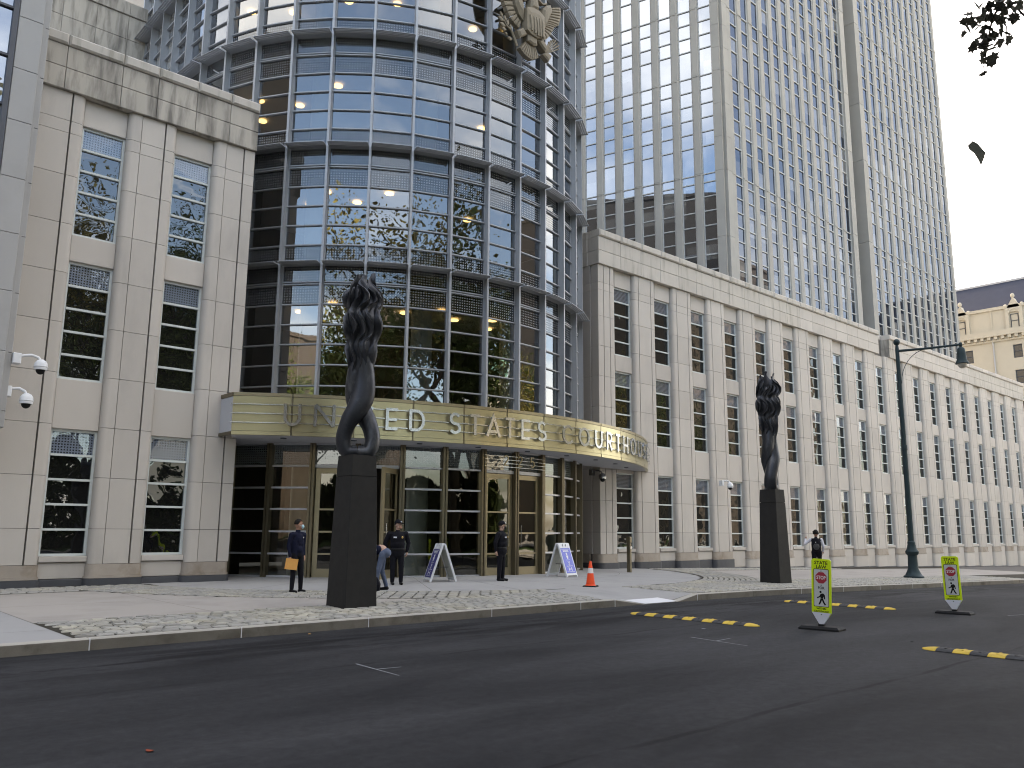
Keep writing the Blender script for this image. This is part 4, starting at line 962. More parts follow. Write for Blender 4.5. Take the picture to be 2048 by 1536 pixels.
# ================================================================ park across the street (seen in the glass) 
def tree_meshes(seed, h, spread, nl, mat, size=.32):
    r = random.Random(seed); tr = MB(); tips = []
    def branch(p, d, L, rad, lvl):
        n = 4; pts = [p]; q = Vector(p); dd = Vector(d)
        for i in range(n):
            dd = (dd + Vector((r.uniform(-.25, .25), r.uniform(-.25, .25), r.uniform(-.05, .2)))).normalized(); q = q + dd * L / n; pts.append(tuple(q))
        tr.tube(pts, [rad * (1 - .55 * i / n) for i in range(n + 1)], 7 if lvl < 2 else 5)
        if lvl >= 3: tips.append(q); tips.append(Vector(pts[2])); return
        for i in range(4 if lvl < 2 else 3):
            a = r.uniform(0, 2 * PI); nd = (dd * .75 + Vector((math.cos(a), math.sin(a), r.uniform(-.1, .5))) * spread).normalized()
            branch(tuple(Vector(pts[2 + i % 3])), nd, L * r.uniform(.58, .78), rad * .5, lvl + 1)
        if lvl: tips.append(q)
    branch((0, 0, 0), (0, 0, 1), h * .42, h * .018, 0)
    cr_ = MB()
    for i in range(nl):
        c = r.choice(tips) + Vector((r.gauss(0, .95), r.gauss(0, .95), r.gauss(0, .8)))
        a = Vector((r.gauss(0, 1), r.gauss(0, 1), r.gauss(0, 1))).normalized(); b = a.cross(Vector((r.gauss(0, 1), r.gauss(0, 1), r.gauss(0, 1)))).normalized(); s = size * r.uniform(.6, 1.3)
        cr_.add([c - a * s * .5, c + b * s * .38, c + a * s * .5, c - b * s * .38], [(0, 1, 2, 3)])
    return tr.mesh('trunk', 'bark', True), cr_.mesh('crown', mat)
TM = [tree_meshes(3, 21, .8, 15000, 'leaf_a', .24), tree_meshes(11, 24, .75, 15000, 'leaf_b', .24), tree_meshes(23, 19, .9, 15000, 'leaf_a', .24)]
spots = [(-44, -9), (-35, -7), (-27, -10), (-19, -6.8), (-11, -9.5), (-4, -7.2), (3, -10.5), (9.5, -7.5), (17, -9.5), (24, -7), (31, -10), (38, -9), (56, -19), (70, -20), (86, -19), (-16, -19), (-1, -20), (14, -19), (29, -20), (42, -22), (-56, -4), (-60, 4), (-66, 10), (-72, 1), (-58, 15), (-80, 7)]
rt_ = random.Random(31)
for i, (x, y) in enumerate(spots):
    t_ = thing('park_tree', 'leafy plane tree in the park across the street, mirrored in the glass', 'tree', (x, y, ground(x, 0) + .1), rt_.uniform(0, 6.28), 'park trees across the street')
    tm = TM[i % 3]; kid('trunk', tm[0], t_); kid('crown', tm[1], t_); s = rt_.uniform(1.08, 1.32); t_.scale = (s, s, s)
# buildings across the park
def far_block(x, y, wd, dp_, h, mat, label, storeys, green=False):
    b = thing('park_side_building', label, 'building', (x, y, 0)); mb = MB(); mb.box(x - wd / 2, x + wd / 2, y - dp_, y, -1, h); wpart('wall', mb, mat, b)
    for i in range(storeys):
        z = 4 + (h - 6) * i / storeys; mb = MB()
        n = int(wd / 3.2)
        for k in range(n): xx = x - wd / 2 + wd * (k + .5) / n; mb.box(xx - .8, xx + .8, y - .02, y + .03, z, z + 2.0)
        wpart('window_row', mb, 'interior_dark', b)
    mb = MB(); mb.box(x - wd / 2 - .4, x + wd / 2 + .4, y - dp_, y + .5, h, h + (3.5 if green else .8)); wpart('roof', mb, 'copper_green' if green else mat, b)
far_block(-58, -80, 40, 24, 40, 'brick_far', 'brown block beyond the park mirrored in the drum glass', 11)
far_block(70, -80, 40, 24, 30, 'stone_cream', 'cream block with green copper roof beyond the park', 7, True)
far_block(190, -66, 60, 30, 78, 'brick_far', 'tall brown brick block beyond the park mirrored in the tower', 20)
far_block(-110, 96, 34, 80, 82, 'block_dark', 'dark office block up the street mirrored in the tower', 22)
far_block(-118, 14, 44, 60, 34, 'brick_far', 'low brown block closing the street to the left, mirrored in the lobby glass', 8)
NB_ = thing('shade_neighbour', 'unseen pale stone neighbour added beyond the left picture edge to shade the street', 'building', (-30, 24, 0))  # out of view, added so its shadow covers the street at left
mb = MB(); mb.box(-64, -3.2, 24.2, 60, -1, 22); wpart('wall', mb, 'stone', NB_)
for i in range(4):
    for k in range(14):
        mb = MB(); mb.box(-62 + 4.2 * k, -59.8 + 4.2 * k, 24.12, 24.25, 2 + 5 * i, 5 + 5 * i); wpart('window', mb, 'interior_dark', NB_)
hedge = MB(); r_ = random.Random(9)
for i in range(30000):
    x = r_.uniform(-70, 46); y = -15.5 - abs(r_.gauss(0, 1.6)) + 2.0 * math.sin(x * .21); z = r_.uniform(.1, 5.6 + 1.2 * math.sin(x * .5) + .9 * math.sin(x * 1.3))
    a = Vector((r_.gauss(0, 1), r_.gauss(0, 1), r_.gauss(0, 1))).normalized(); b = a.cross(Vector((r_.gauss(0, 1), r_.gauss(0, 1), r_.gauss(0, 1)))).normalized(); c = Vector((x, y, z + ground(x, 0))); s = .40
    hedge.add([c - a * s, c + b * s * .7, c + a * s, c - b * s * .7], [(0, 1, 2, 3)])
tag(put('shrubbery', hedge.mesh('shrubbery', 'hedge_leaf')), 'dark dense shrubbery along the park edge, mirrored in the glass', 'shrubs', kind='stuff')
# ================================================================ bronze flame sculptures on black granite plinths
def flame_mesh(seed):
    r = random.Random(seed); mb = MB(); n = 22
    def spl(P, n=26):
        out = []; P = [Vector(p) for p in P]
        for k in range(n + 1):
            q = k / n * (len(P) - 1); i = min(int(q), len(P) - 2); f = q - i
            p0, p1, p2, p3 = P[max(i - 1, 0)], P[i], P[i + 1], P[min(i + 2, len(P) - 1)]
            out.append(.5 * ((2 * p1) + (p2 - p0) * f + (2 * p0 - 5 * p1 + 4 * p2 - p3) * f * f + (3 * p1 - p0 - 3 * p2 + p3) * f ** 3))
        return out
    for s in (-1, 1):                                           # the open loop at the foot
        P = spl([(0, 0, .09), (s * .20, 0, .09), (s * .29, s * .01, .26), (s * .285, s * .03, .46), (s * .19, s * .08, .74), (s * .02, s * .11, 1.02), (-s * .07, s * .07, 1.32), (-s * .06, s * .03, 1.7), (0, s * .04, 2.1)], 30)
        fl = []
        for k in range(31):
            t_ = k / 30; fl.append((.135 + .03 * math.sin(PI * t_) + .09 * min(1, max(0, t_ - .45) * 4), .20, .35 * s * t_))
        mb.tube(P, None, 14, flat=fl)
    for i in range(22):                                         # rippling tongues, alternately lying flat and standing on edge
        ph = 2 * PI * i / 22 + r.uniform(-.1, .1); z0 = r.uniform(.95, 1.35); top = r.uniform(3.5, 3.85) if i % 5 else r.uniform(3.85, 4.02)
        p0, n, P, fl = r.uniform(-.6, .6), 34, [], []
        for k in range(n + 1):
            t_ = k / n; z = z0 + (top - z0) * t_; u = min(1, t_ * 1.3); u = u * u * (3 - 2 * u); cap_ = max(0, t_ - .84) / .16
            wv = 2 * PI * z / .66 + p0
            rad = .11 + .165 * u - .10 * cap_ + .055 * math.sin(wv) * u + (.035 if i % 2 else -.01) * u
            a = ph + .30 * math.sin(wv * .93 + 1.2 + .5 * ph) * (.35 + .65 * t_) + .55 * t_
            P.append((rad * math.cos(a), rad * math.sin(a), z))
            wdt = (.105 if i % 2 else .13) * min(1, .6 + t_) * (1 - .62 * cap_ ** 2); fl.append((wdt, .034 * (1 - .5 * cap_), a + (PI / 2 if i % 2 == 0 else .35 + .5 * math.sin(wv))))
        mb.tube(P, None, 10, flat=fl)
    mb.tube([(0, 0, 1.0), (.02, 0, 1.6), (-.02, .02, 2.4), (0, 0, 3.3), (0, 0, 3.72)], [.14, .20, .24, .25, .12], 14)
    return mb.mesh('flame', 'bronze_dark', 70)
def plinth_meshes():
    mb = MB(); b, m_, t_ = .37, .305, .285; z1, z2 = 2.62, 3.05
    def frus(b0, b1, z0, z1, c=.014):
        R8 = lambda b, z: [(-b + c, -b, z), (b - c, -b, z), (b, -b + c, z), (b, b - c, z), (b - c, b, z), (-b + c, b, z), (-b, b - c, z), (-b, -b + c, z)]
        mb.add(R8(b0, z0) + R8(b1, z1), [tuple(reversed(range(8))), tuple(range(8, 16))] + [(i, (i + 1) % 8, 8 + (i + 1) % 8, 8 + i) for i in range(8)])
    frus(b, m_ - .002, -.05, z1 - .006); a = mb.mesh('plinth', 'granite_black')
    mb = MB(); frus(m_ - .002, t_, z1 + .006, z2); frus(m_ - .03, m_ - .03, z1 - .01, z1 + .01); return a, mb.mesh('plinth_cap', 'granite_black')
pa, pb = plinth_meshes()
for x, y, rz, sd, lab in ((9.19, 14.95, math.radians(-33), 5, 'tall bronze flame sculpture with looped foot on black plinth before the canopy'), (25.15, 14.86, math.radians(22), 9, 'tall bronze flame sculpture on black plinth in front of the long wing')):
    t_ = thing('flame_sculpture', lab, 'sculpture', (x, y, side(x, y)), 0, 'flame sculptures on plinths')
    kid('plinth', pa, t_); kid('plinth_cap', pb, t_); kid('flame', flame_mesh(sd), t_, (0, 0, 3.04), (0, 0, rz))
# ================================================================ street lamp
lx_, ly_ = 36.73, 15.23
LP = thing('street_lamp', 'dark green street lamp with bell lantern on a long arm', 'street lamp', (lx_, ly_, side(lx_, ly_)))
mb = MB(); mb.lathe([(.40, 0), (.40, .10), (.33, .14), (.27, .26), (.20, .42), (.185, .95), (.25, 1.02), (.27, 1.12), (.20, 1.22), (.15, 1.45), (.155, 1.5), (.12, 1.56)], 16); kid('base', mb.mesh('base', 'lamp_green', 35), LP)
mb = MB(); mb.lathe([(.115, 1.5), (.105, 5), (.082, 9.9), (.07, 10.02), (.05, 10.1)], 16); kid('pole', mb.mesh('pole', 'lamp_green', 35), LP)
mb = MB(); mb.ellip((0, 0, 10.22), (.14, .14, .15), 14, 8); mb.lathe([(.11, 5.4), (.125, 5.45), (.125, 5.6), (.11, 5.65)], 14); kid('finial', mb.mesh('finial', 'lamp_green', 60), LP)
mb = MB(); mb.tube([(0, 0, 9.82), (0, -1.3, 9.74), (0, -2.62, 9.70)], [.06, .05, .045], 10); kid('arm', mb.mesh('arm', 'lamp_green', 40), LP)
mb = MB(); mb.tube([(0, -.1, 8.35)] + [(0, -.1 - 1.15 * (1 - math.cos(PI / 2 * k / 8)), 8.35 + 1.38 * math.sin(PI / 2 * k / 8)) for k in range(1, 9)], .014, 6); kid('brace', mb.mesh('brace', 'lamp_green', 40), LP)
mb = MB(); mb.lathe([(.05, .0), (.07, .06), (.07, .14), (.05, .18), (.10, .22), (.15, .28), (.17, .5), (.19, .72), (.24, .84), (.27, .90), (.20, .91)][::-1], 18); mb.v = [(x, y - 2.62, 9.78 - z) for x, y, z in mb.v]; mb.f = mb.f
ln = kid('lantern', mb.mesh('lantern', 'lamp_green', 35), LP)
mb = MB(); mb.ellip((0, -2.62, 8.88), (.19, .19, .2), 16, 9); kid('globe', mb.mesh('globe', 'lamp_glass', True), ln)
# ================================================================ in-street crosswalk signs
def panel(poly, y0, y1, mat, name='p'):
    mb = MB(); P = [(x, y0, z) for x, z in poly]; mb.ext(P, (0, y1 - y0, 0)); return mb.mesh(name, mat)
def rrect(x, z0, z1, r, n=4):
    out = []
    for cx, cz, a in ((x - r, z0 + r, -90), (x - r, z1 - r, 0), (-x + r, z1 - r, 90), (-x + r, z0 + r, 180)):
        out += [(cx + r * math.cos(math.radians(a + 90 * k / n)), cz + r * math.sin(math.radians(a + 90 * k / n))) for k in range(n + 1)]
    return out
TXT = {k: text_mesh(k, s, m_, sx=sx) for k, s, m_, sx in (('STATE', .085, 'ink_black', 1.0), ('LAW', .085, 'ink_black', 1.0), ('STOP', .088, 'ink_white', .78), ('FOR', .066, 'ink_black', .95), ('WITHIN', .05, 'ink_black', .95), ('CROSSWALK', .05, 'ink_black', .92))}
def crosswalk_sign(x, y, tilt, label, rz):
    t_ = thing('crosswalk_sign', label, 'sign', (x, y, ground(x, 0)), rz, 'in-street crosswalk signs')
    mb = MB(); mb.add([(-.36, -.19, 0), (.36, -.19, 0), (.36, .19, 0), (-.36, .19, 0), (-.36, -.19, .03), (.36, -.19, .03), (.36, .19, .03), (-.36, .19, .03), (-.32, -.15, .065), (.32, -.15, .065), (.32, .15, .065), (-.32, .15, .065)],
                      [(3, 2, 1, 0), (0, 1, 5, 4), (1, 2, 6, 5), (2, 3, 7, 6), (3, 0, 4, 7), (4, 5, 9, 8), (5, 6, 10, 9), (6, 7, 11, 10), (7, 4, 8, 11), (8, 9, 10, 11)])
    mb.box(-.05, .05, -.04, .04, .064, .10); kid('base', mb.mesh('base', 'black_rubber'), t_)
    pl = kid('panel', panel([(-.03, .09), (.03, .09)] + [(.175, .30)] + [(.175, 1.25 - .03), (.145, 1.25), (-.145, 1.25), (-.175, 1.22), (-.175, .30)], -.018, .018, 'sign_yellow'), t_, (0, 0, 0), (0, tilt, 0))
    kid('foot_panel', panel([(-.035, .088), (.035, .088), (.172, .30), (-.172, .30)], -.021, .021, 'sign_white'), pl)
    kid('border', panel(rrect(.138, .40, 1.072, .02), -.0195, .0, 'ink_black'), pl); kid('legend_panel', panel(rrect(.128, .41, 1.062, .015), -.021, .0, 'sign_grey'), pl)
    kid('stop_disc', panel([(.108 * math.cos(math.radians(22.5 + 45 * k)), .915 + .108 * math.sin(math.radians(22.5 + 45 * k))) for k in range(8)], -.0225, -.01, 'sign_red'), pl)
    for s, z, yy in (('STATE', 1.178, -.019), ('LAW', 1.105, -.019), ('STOP', .915, -.0235), ('FOR', .733, -.022), ('WITHIN', .368, -.019), ('CROSSWALK', .318, -.019)): kid('lettering', TXT[s], pl, (0, yy, z), (PI / 2, 0, 0))
    mb = MB(); Q = lambda pts: mb.ext([(a * .24, -.0225, .44 + b * .24) for a, b in pts], (0, .01, 0))
    Q([(.0 + .085 * math.cos(2 * PI * k / 12) - .05, .93 + .085 * math.sin(2 * PI * k / 12)) for k in range(12)])
    Q([(-.05, .80), (-.13, .62), (-.32, .52), (-.30, .44), (-.06, .55), (-.05, .45), (.14, .45), (.18, .62), (.22, .40), (.30, .42), (.27, .72), (.15, .84)])
    mb.v = mb.v; Q([(-.05, .445), (-.12, .22), (-.22, .0), (-.10, .0), (.0, .2), (.05, .33), (.13, .15), (.26, -.04), (.36, .02), (.24, .2), (.14, .445)])
    kid('walking_figure', mb.mesh('walking_figure', 'ink_black'), pl)
    for z in (1.035, .785, .268):
        mb = MB(); mb.ellip((0, -.022, z), (.012, .006, .012), 8, 4); kid('bolt', mb.mesh('bolt', 'steel_letter'), pl)
crosswalk_sign(14.55, 7.72, math.radians(2.5), 'near yellow STATE LAW crosswalk sign on a black base', math.radians(-82))
crosswalk_sign(20.0, 7.46, math.radians(-1), 'far yellow STATE LAW crosswalk sign standing beyond the humps', math.radians(-84))
# ================================================================ striped rubber humps
def hump(x, y0, y1, lab, n=13):
    t_ = thing('speed_hump', lab, 'speed hump', (x, (y0 + y1) / 2, ground(x, 0)), 0, 'striped rubber speed humps'); L = y1 - y0; s = L / n
    for i in range(n):
        a, b = -L / 2 + s * i, -L / 2 + s * (i + 1); mb = MB(); prof = [(-.15, .004), (-.15, .012), (-.10, .038), (-.04, .05), (.04, .05), (.10, .038), (.15, .012), (.15, .004)]
        sa = .25 if i == 0 else 1; sb = .25 if i == n - 1 else 1
        rings = [(a + .003, sa), (a + s * .35, (sa + sb) / 2 if min(sa, sb) < 1 else 1), (b - .003, sb)]
        if sa < 1: rings = [(a, .18), (a + s * .3, .62), (a + s * .65, .9), (b - .003, 1)]
        if sb < 1: rings = [(a + .003, 1), (a + s * .35, .9), (a + s * .7, .62), (b, .18)]
        k = len(prof)
        for yy, sc_ in rings: mb.v += [(px * sc_, yy, pz * (.35 + .65 * sc_)) for px, pz in prof]
        for q in range(len(rings) - 1):
            for j in range(k - 1): mb.f.append((q * k + j, q * k + j + 1, (q + 1) * k + j + 1, (q + 1) * k + j))
        mb.f += [tuple(range(k)), tuple(reversed(range((len(rings) - 1) * k, len(rings) * k)))]
        for px in (-.06, .06):
            if i not in (0, n - 1): mb.f = mb.f; mb.v = mb.v; mb.m = [0] * len(mb.f); mb.lathe([(.022, .046), (.022, .054), (.01, .055)], 7, (px, (a + b) / 2, 0))
        mb.m = [0] * len(mb.f); mb.f = [tuple(reversed(f)) for f in mb.f]
        kid('segment', mb.mesh('segment', 'yellow_rubber' if i % 2 == 0 else 'rubber_worn'), t_)
hump(14.04, 8.68, 11.72, 'yellow and black striped hump nearest the kerb ramp')
hump(19.86, 8.70, 11.52, 'yellow and black striped hump behind the near crosswalk sign')
hump(13.40, 2.45, 5.50, 'yellow and black striped hump cut off by the picture edge in the near lane')
# ================================================================ folding sidewalk signs
def a_frame(x, y, rz, blue, lab, lean=.33):
    z = side(x, y) + .006; t_ = thing('folding_sign', lab, 'sign', (x, y, z), rz, 'folding sidewalk signs'); W_, Hh = .31, 1.14
    for s in (1, -1):
        ang = s * lean                                           # front panel tips back
        mb = MB(); q = .028
        mb.box(-W_, -W_ + .045, -q, q, .0, Hh); mb.box(W_ - .045, W_, -q, q, .0, Hh); mb.box(-W_ + .045, W_ - .045, -q, q, .055, .12)
        mb.box(-W_ + .045, W_ - .045, -q, q, Hh - .16, Hh - .11)
        for a, b in ((-W_ + .045, -.12), (-.055, .055), (.12, W_ - .045)): mb.box(a, b, -q, q, Hh - .11, Hh - .03)
        mb.box(-W_ + .045, W_ - .045, -q + .003, q - .003, Hh - .03, Hh + .012)
        for zz in ((.3, .42, .6, .75, .86) if s else ()): mb.box(-W_ + .045, W_ - .045, .004, q - .004, zz, zz + .018)
        ph = Hh * math.cos(lean); off = Hh * math.sin(lean)
        fr = kid('panel', mb.mesh('panel', 'plastic_white'), t_, (0, -s * (off + .03), 0), (-ang, 0, 0 if s == 1 else 0))
        if s == -1: fr.rotation_euler = (ang * -1, 0, 0); fr.location = (0, off + .03, 0)
        mb = MB(); mb.box(-W_ + .045, W_ - .045, -.008, .008, .12, Hh - .16); kid('board', mb.mesh('board', 'plastic_grime'), fr)
        if s == 1:
            po = MB(); po.box(-W_ + .04, W_ - .04, -.0305, -.012, .13, Hh - .17); po = kid('poster', po.mesh('poster', blue), fr)
            w_ = MB(); y1 = -.0325
            def bar(a, b, c, d): w_.box(a, b, y1, y1 + .0015, c, d)
            for zz, l in ((.93, .23), (.17, .23)): bar(-l, l, zz, zz + .008)
            for zz in (.885, .845): 
                for k in range(5): bar(-.16 + .065 * k, -.115 + .065 * k, zz, zz + .026)
            w_.lathe([(.001, 0), (.045, 0)], 12); 
            w_.v = w_.v[:-24]; w_.f = [f for f in w_.f if max(f) < len(w_.v)]; w_.m = [0] * len(w_.f)
            w_.ext([(.045 * math.cos(2 * PI * k / 12), y1, .775 + .045 * math.sin(2 * PI * k / 12)) for k in range(12)], (0, .0015, 0))
            w_.ext([(-.07, y1, .72), (-.025, y1, .60), (.025, y1, .60), (.07, y1, .72)], (0, .0015, 0))
            bar(-.11, .11, .565, .575)
            w_.ext([(-.055, y1, .53), (-.01, y1, .45), (.01, y1, .45), (-.03, y1, .53)], (0, .0015, 0)); w_.ext([(.03, y1, .53), (.012, y1, .45), (.028, y1, .45), (.055, y1, .53)], (0, .0015, 0))
            w_.ext([(.04 * math.cos(2 * PI * k / 10), y1, .415 + .03 * math.sin(2 * PI * k / 10)) for k in range(10)], (0, .0015, 0))
            bar(-.17, .17, .355, .37)
            bar(-.09, -.06, .20, .32); bar(.06, .09, .20, .32); bar(-.06, .06, .25, .27)
            kid('print', w_.mesh('print', 'ink_white'), po)
    mb = MB(); mb.box(-.012, .012, -.30, .30, .40, .42); kid('spreader', mb.mesh('spreader', 'aluminium_dark'), t_)
a_frame(15.22, 19.93, math.radians(251.6), 'blue_dark', 'folding white sign with dark blue notice, left of the right-hand guard')
a_frame(20.25, 19.85, math.radians(10), 'blue_light', 'folding white sign with light blue notice beside the orange cone')
# ================================================================ cone, push-button post
cx_, cy_ = 17.61, 16.15
CN = thing('traffic_cone', 'orange traffic cone with white collar on black base', 'cone', (cx_, cy_, side(cx_, cy_) + .006), .5)
mb = MB(); mb.add([(-.19, -.19, 0), (.19, -.19, 0), (.19, .19, 0), (-.19, .19, 0), (-.175, -.175, .035), (.175, -.175, .035), (.175, .175, .035), (-.175, .175, .035)], [(3, 2, 1, 0), (4, 5, 6, 7), (0, 1, 5, 4), (1, 2, 6, 5), (2, 3, 7, 6), (3, 0, 4, 7)]); kid('base', mb.mesh('base', 'black_rubber'), CN)
mb = MB(); mb.lathe([(.16, .033), (.145, .05), (.128, .06), (.035, .68), (.028, .70), (.02, .70)], 22); kid('body', mb.mesh('body', 'cone_orange', 35), CN)
mb = MB(); mb.lathe([(.0835, .37), (.0625, .51)], 22, cap=False); kid('collar', mb.mesh('collar', 'cone_white', True), CN)
bx_, by_ = 25.45, 21.3
BP = thing('push_plate_post', 'slim brown metal post with push plate near the wing corner', 'bollard', (bx_, by_, side(bx_, by_)), .25)
mb = MB(); mb.cbox(-.075, .075, -.07, .07, -.02, 1.12, .02); kid('post', mb.mesh('post', 'bronze_frame'), BP)
mb = MB(); mb.cbox(-.085, .085, -.085, .08, 1.12, 1.36, .025); kid('head', mb.mesh('head', 'bronze_frame'), BP)
mb = MB(); mb.box(-.05, .05, -.084, -.071, .90, 1.0); kid('push_plate', mb.mesh('push_plate', 'steel_letter'), BP)
# ================================================================ dome cameras
def dome_cam(box, dome, lab, out, size=1.0, mat='plastic_white'):
    t_ = thing('dome_camera', lab, 'camera', box, 0, 'dome security cameras'); d = Vector(dome) - Vector(box); s = size
    mb = MB(); mb.cbox(-.09 * s, .09 * s, -.1 * s, .1 * s, -.13 * s, .13 * s, .015); kid('mount', mb.mesh('mount', mat), t_)
    mb = MB(); P = [Vector((0, 0, .02)), d * .25 + Vector((0, 0, .10)), d * .6 + Vector((0, 0, .16 * s)), d * .88 + Vector((0, 0, .13 * s)), d + Vector((0, 0, .02))]; mb.tube(P, .035 * s, 10); kid('arm', mb.mesh('arm', mat, 40), t_)
    mb = MB(); mb.lathe([(.145, -.16), (.15, -.13), (.15, -.1), (.16, -.09), (.16, -.07), (.15, -.06), (.145, .0), (.10, .07), (.04, .10)], 20, (0, 0, 0)); h = kid('housing', mb.mesh('housing', mat, 35), t_, tuple(d), (0, 0, 0)); h.scale = (s, s, s)
    mb = MB(); mb.ellip((0, 0, -.165), (.105, .105, .11), 18, 9); kid('dome', mb.mesh('dome', 'black_rubber', True), h)
dome_cam((4.31, 22.72, 5.72), (4.84, 22.66, 5.66), 'upper white dome camera with square mount on the stone bay corner', 1)
dome_cam((4.21, 22.85, 4.92), (4.62, 22.72, 4.80), 'lower white dome camera below the square-mounted one', 1)
dome_cam((26.54, 24.2, 4.18), (26.42, 23.5, 4.02), 'grey dome camera under the right end of the canopy', 1, mat='steel_letter')
dome_cam((35.25, 23.55, 4.08), (35.52, 23.25, 4.02), 'small white dome camera on the long wing beyond the canopy', 1)
# ================================================================ leaves of a street tree over the camera, one of them falling
ST = thing('street_tree', 'dark leafy tree twig hanging into the upper right corner', 'tree', (10.6, -.9, ground(10.6, 0)))
tr = MB(); base = Vector((10.6, -.9, 0))
def tw(pts, rad): tr.tube([Vector(p) - base for p in pts], rad, 6)
tw([(10.6, -.9, -.1), (10.55, -.85, 3.0), (10.3, -.7, 5.6), (10.0, -.4, 8.0), (10.2, -.2, 10.5)], [.22, .18, .15, .10, .05])
tw([(10.3, -.7, 5.6), (9.0, .1, 6.9), (7.6, .9, 6.6), (6.7, 1.4, 6.0), (6.3, 1.66, 5.56)], [.08, .06, .04, .02, .010])
tw([(6.3, 1.66, 5.56), (6.29, 1.75, 5.44), (6.33, 1.8, 5.32), (6.37, 1.84, 5.22), (6.42, 1.89, 5.11)], [.010, .007, .006, .005, .002])
tw([(6.29, 1.75, 5.44), (6.25, 1.84, 5.43), (6.22, 1.92, 5.45)], [.006, .004, .002]); tw([(6.3, 1.7, 5.42), (6.34, 1.68, 5.36), (6.38, 1.70, 5.28)], [.006, .004, .002])
for q in ((9.6, -2.4, 9.5), (11.8, -1.6, 9.2), (11.2, .0, 11.0), (10.9, -2.6, 8.4)): tw([(10.1, -.5, 7.4), tuple((Vector((10.1, -.5, 7.4)) + Vector(q)) / 2 + Vector((0, 0, .4))), q], [.07, .04, .02])
kid('trunk', tr.mesh('trunk', 'bark', True), ST)
def leaf_poly(c, s, r):
    out = [(0, -.55), (.12, -.30), (.42, -.36), (.34, -.08), (.52, .14), (.26, .16), (.20, .36), (0, .62), (-.2, .36), (-.28, .15), (-.5, .16), (-.34, -.08), (-.42, -.34), (-.12, -.30)]
    a = Vector((r.gauss(0, 1), r.gauss(0, 1), r.gauss(0, 1))).normalized(); b = a.cross(Vector((r.gauss(0, .6), r.gauss(0, .6), r.gauss(0, 1)))).normalized()
    return [Vector(c) + a * (x * s) + b * (y * s) for x, y in out]
LF = [(6.21, 1.79, 5.53), (6.24, 1.76, 5.5), (6.23, 1.71, 5.52), (6.26, 1.67, 5.49), (6.28, 1.63, 5.48), (6.31, 1.59, 5.46), (6.34, 1.56, 5.42), (6.21, 1.88, 5.49), (6.22, 1.92, 5.45), (6.25, 1.9, 5.41), (6.26, 1.86, 5.42), (6.24, 1.8, 5.47), (6.26, 1.81, 5.44), (6.26, 1.75, 5.45), (6.31, 1.72, 5.4), (6.32, 1.66, 5.41), (6.35, 1.63, 5.37), (6.34, 1.68, 5.36), (6.29, 1.8, 5.38), (6.3, 1.88, 5.33), (6.31, 1.84, 5.34), (6.33, 1.85, 5.29), (6.34, 1.81, 5.3), (6.34, 1.79, 5.31), (6.33, 1.75, 5.34), (6.38, 1.74, 5.26), (6.38, 1.7, 5.28), (6.37, 1.68, 5.31), (6.36, 1.84, 5.24), (6.38, 1.83, 5.22), (6.38, 1.88, 5.2), (6.35, 1.84, 5.26), (6.41, 1.82, 5.16), (6.4, 1.77, 5.2), (6.42, 1.9, 5.11), (6.26, 1.94, 5.37), (6.32, 1.88, 5.29), (6.36, 1.81, 5.27), (6.28, 1.68, 5.47), (6.3, 1.66, 5.44), (6.23, 1.77, 5.5), (6.21, 1.82, 5.51), (6.27, 1.82, 5.4), (6.29, 1.85, 5.37)]
r_ = random.Random(4)
def leaf_mesh(P):
    mb = MB(); c = sum(P, Vector()) / len(P); nrm = (P[2] - P[0]).cross(P[5] - P[0]).normalized() * .002; n = len(P)
    mb.v = [tuple(p) for p in P] + [tuple(c + nrm * 4)]; mb.f = [(i, (i + 1) % n, n) for i in range(n)]; mb.m = [0] * n; return mb.mesh('leaf', 'leaf_near')
LF += [tuple(Vector(a) * .5 + Vector(b) * .5) for a, b in zip(LF[0:26], LF[3:29])] + [(6.26, 1.69, 5.54), (6.29, 1.62, 5.52), (6.32, 1.56, 5.48), (6.3, 1.64, 5.46), (6.34, 1.6, 5.42), (6.25, 1.72, 5.51)]
for c in LF:
    q = Vector(c) + Vector((r_.gauss(0, .012), r_.gauss(0, .012), r_.gauss(0, .012))); kid('leaf', leaf_mesh([p - q for p in leaf_poly(q, r_.uniform(.06, .105), r_)]), ST, tuple(q - base - Vector((0, 0, WL[ST].z))))
cw = MB()
for i in range(1500):
    c = r_.choice([Vector((9.6, -2.4, 9.5)), Vector((11.8, -1.6, 9.2)), Vector((11.2, 0, 11)), Vector((10.9, -2.6, 8.4)), Vector((10.2, -.4, 10.3))]) + Vector((r_.gauss(0, .9), r_.gauss(0, .9), r_.gauss(0, .8)))
    cw.add([p - base for p in leaf_poly(c, .16, r_)][::2], [tuple(range(7))])
kid('crown', cw.mesh('crown', 'leaf_a'), ST)
P = [(-.5, .3), (-.1, .62), (.2, .5), (.62, .05), (.5, -.2), (.15, -.75), (.05, -.45), (-.15, -.1), (-.45, .1)]
rt, dn = Vector(Rm[0]), Vector(Rm[1]); c = Vector((4.41, 1.36, 3.64)); fw = Vector(Rm[2])
tag(put('falling_leaf', leaf_mesh([rt * (x * .10) - dn * (y * .10) + fw * (x * .04 + y * .03) for x, y in P]), None, c), 'single dark leaf falling through the white sky', 'leaf')

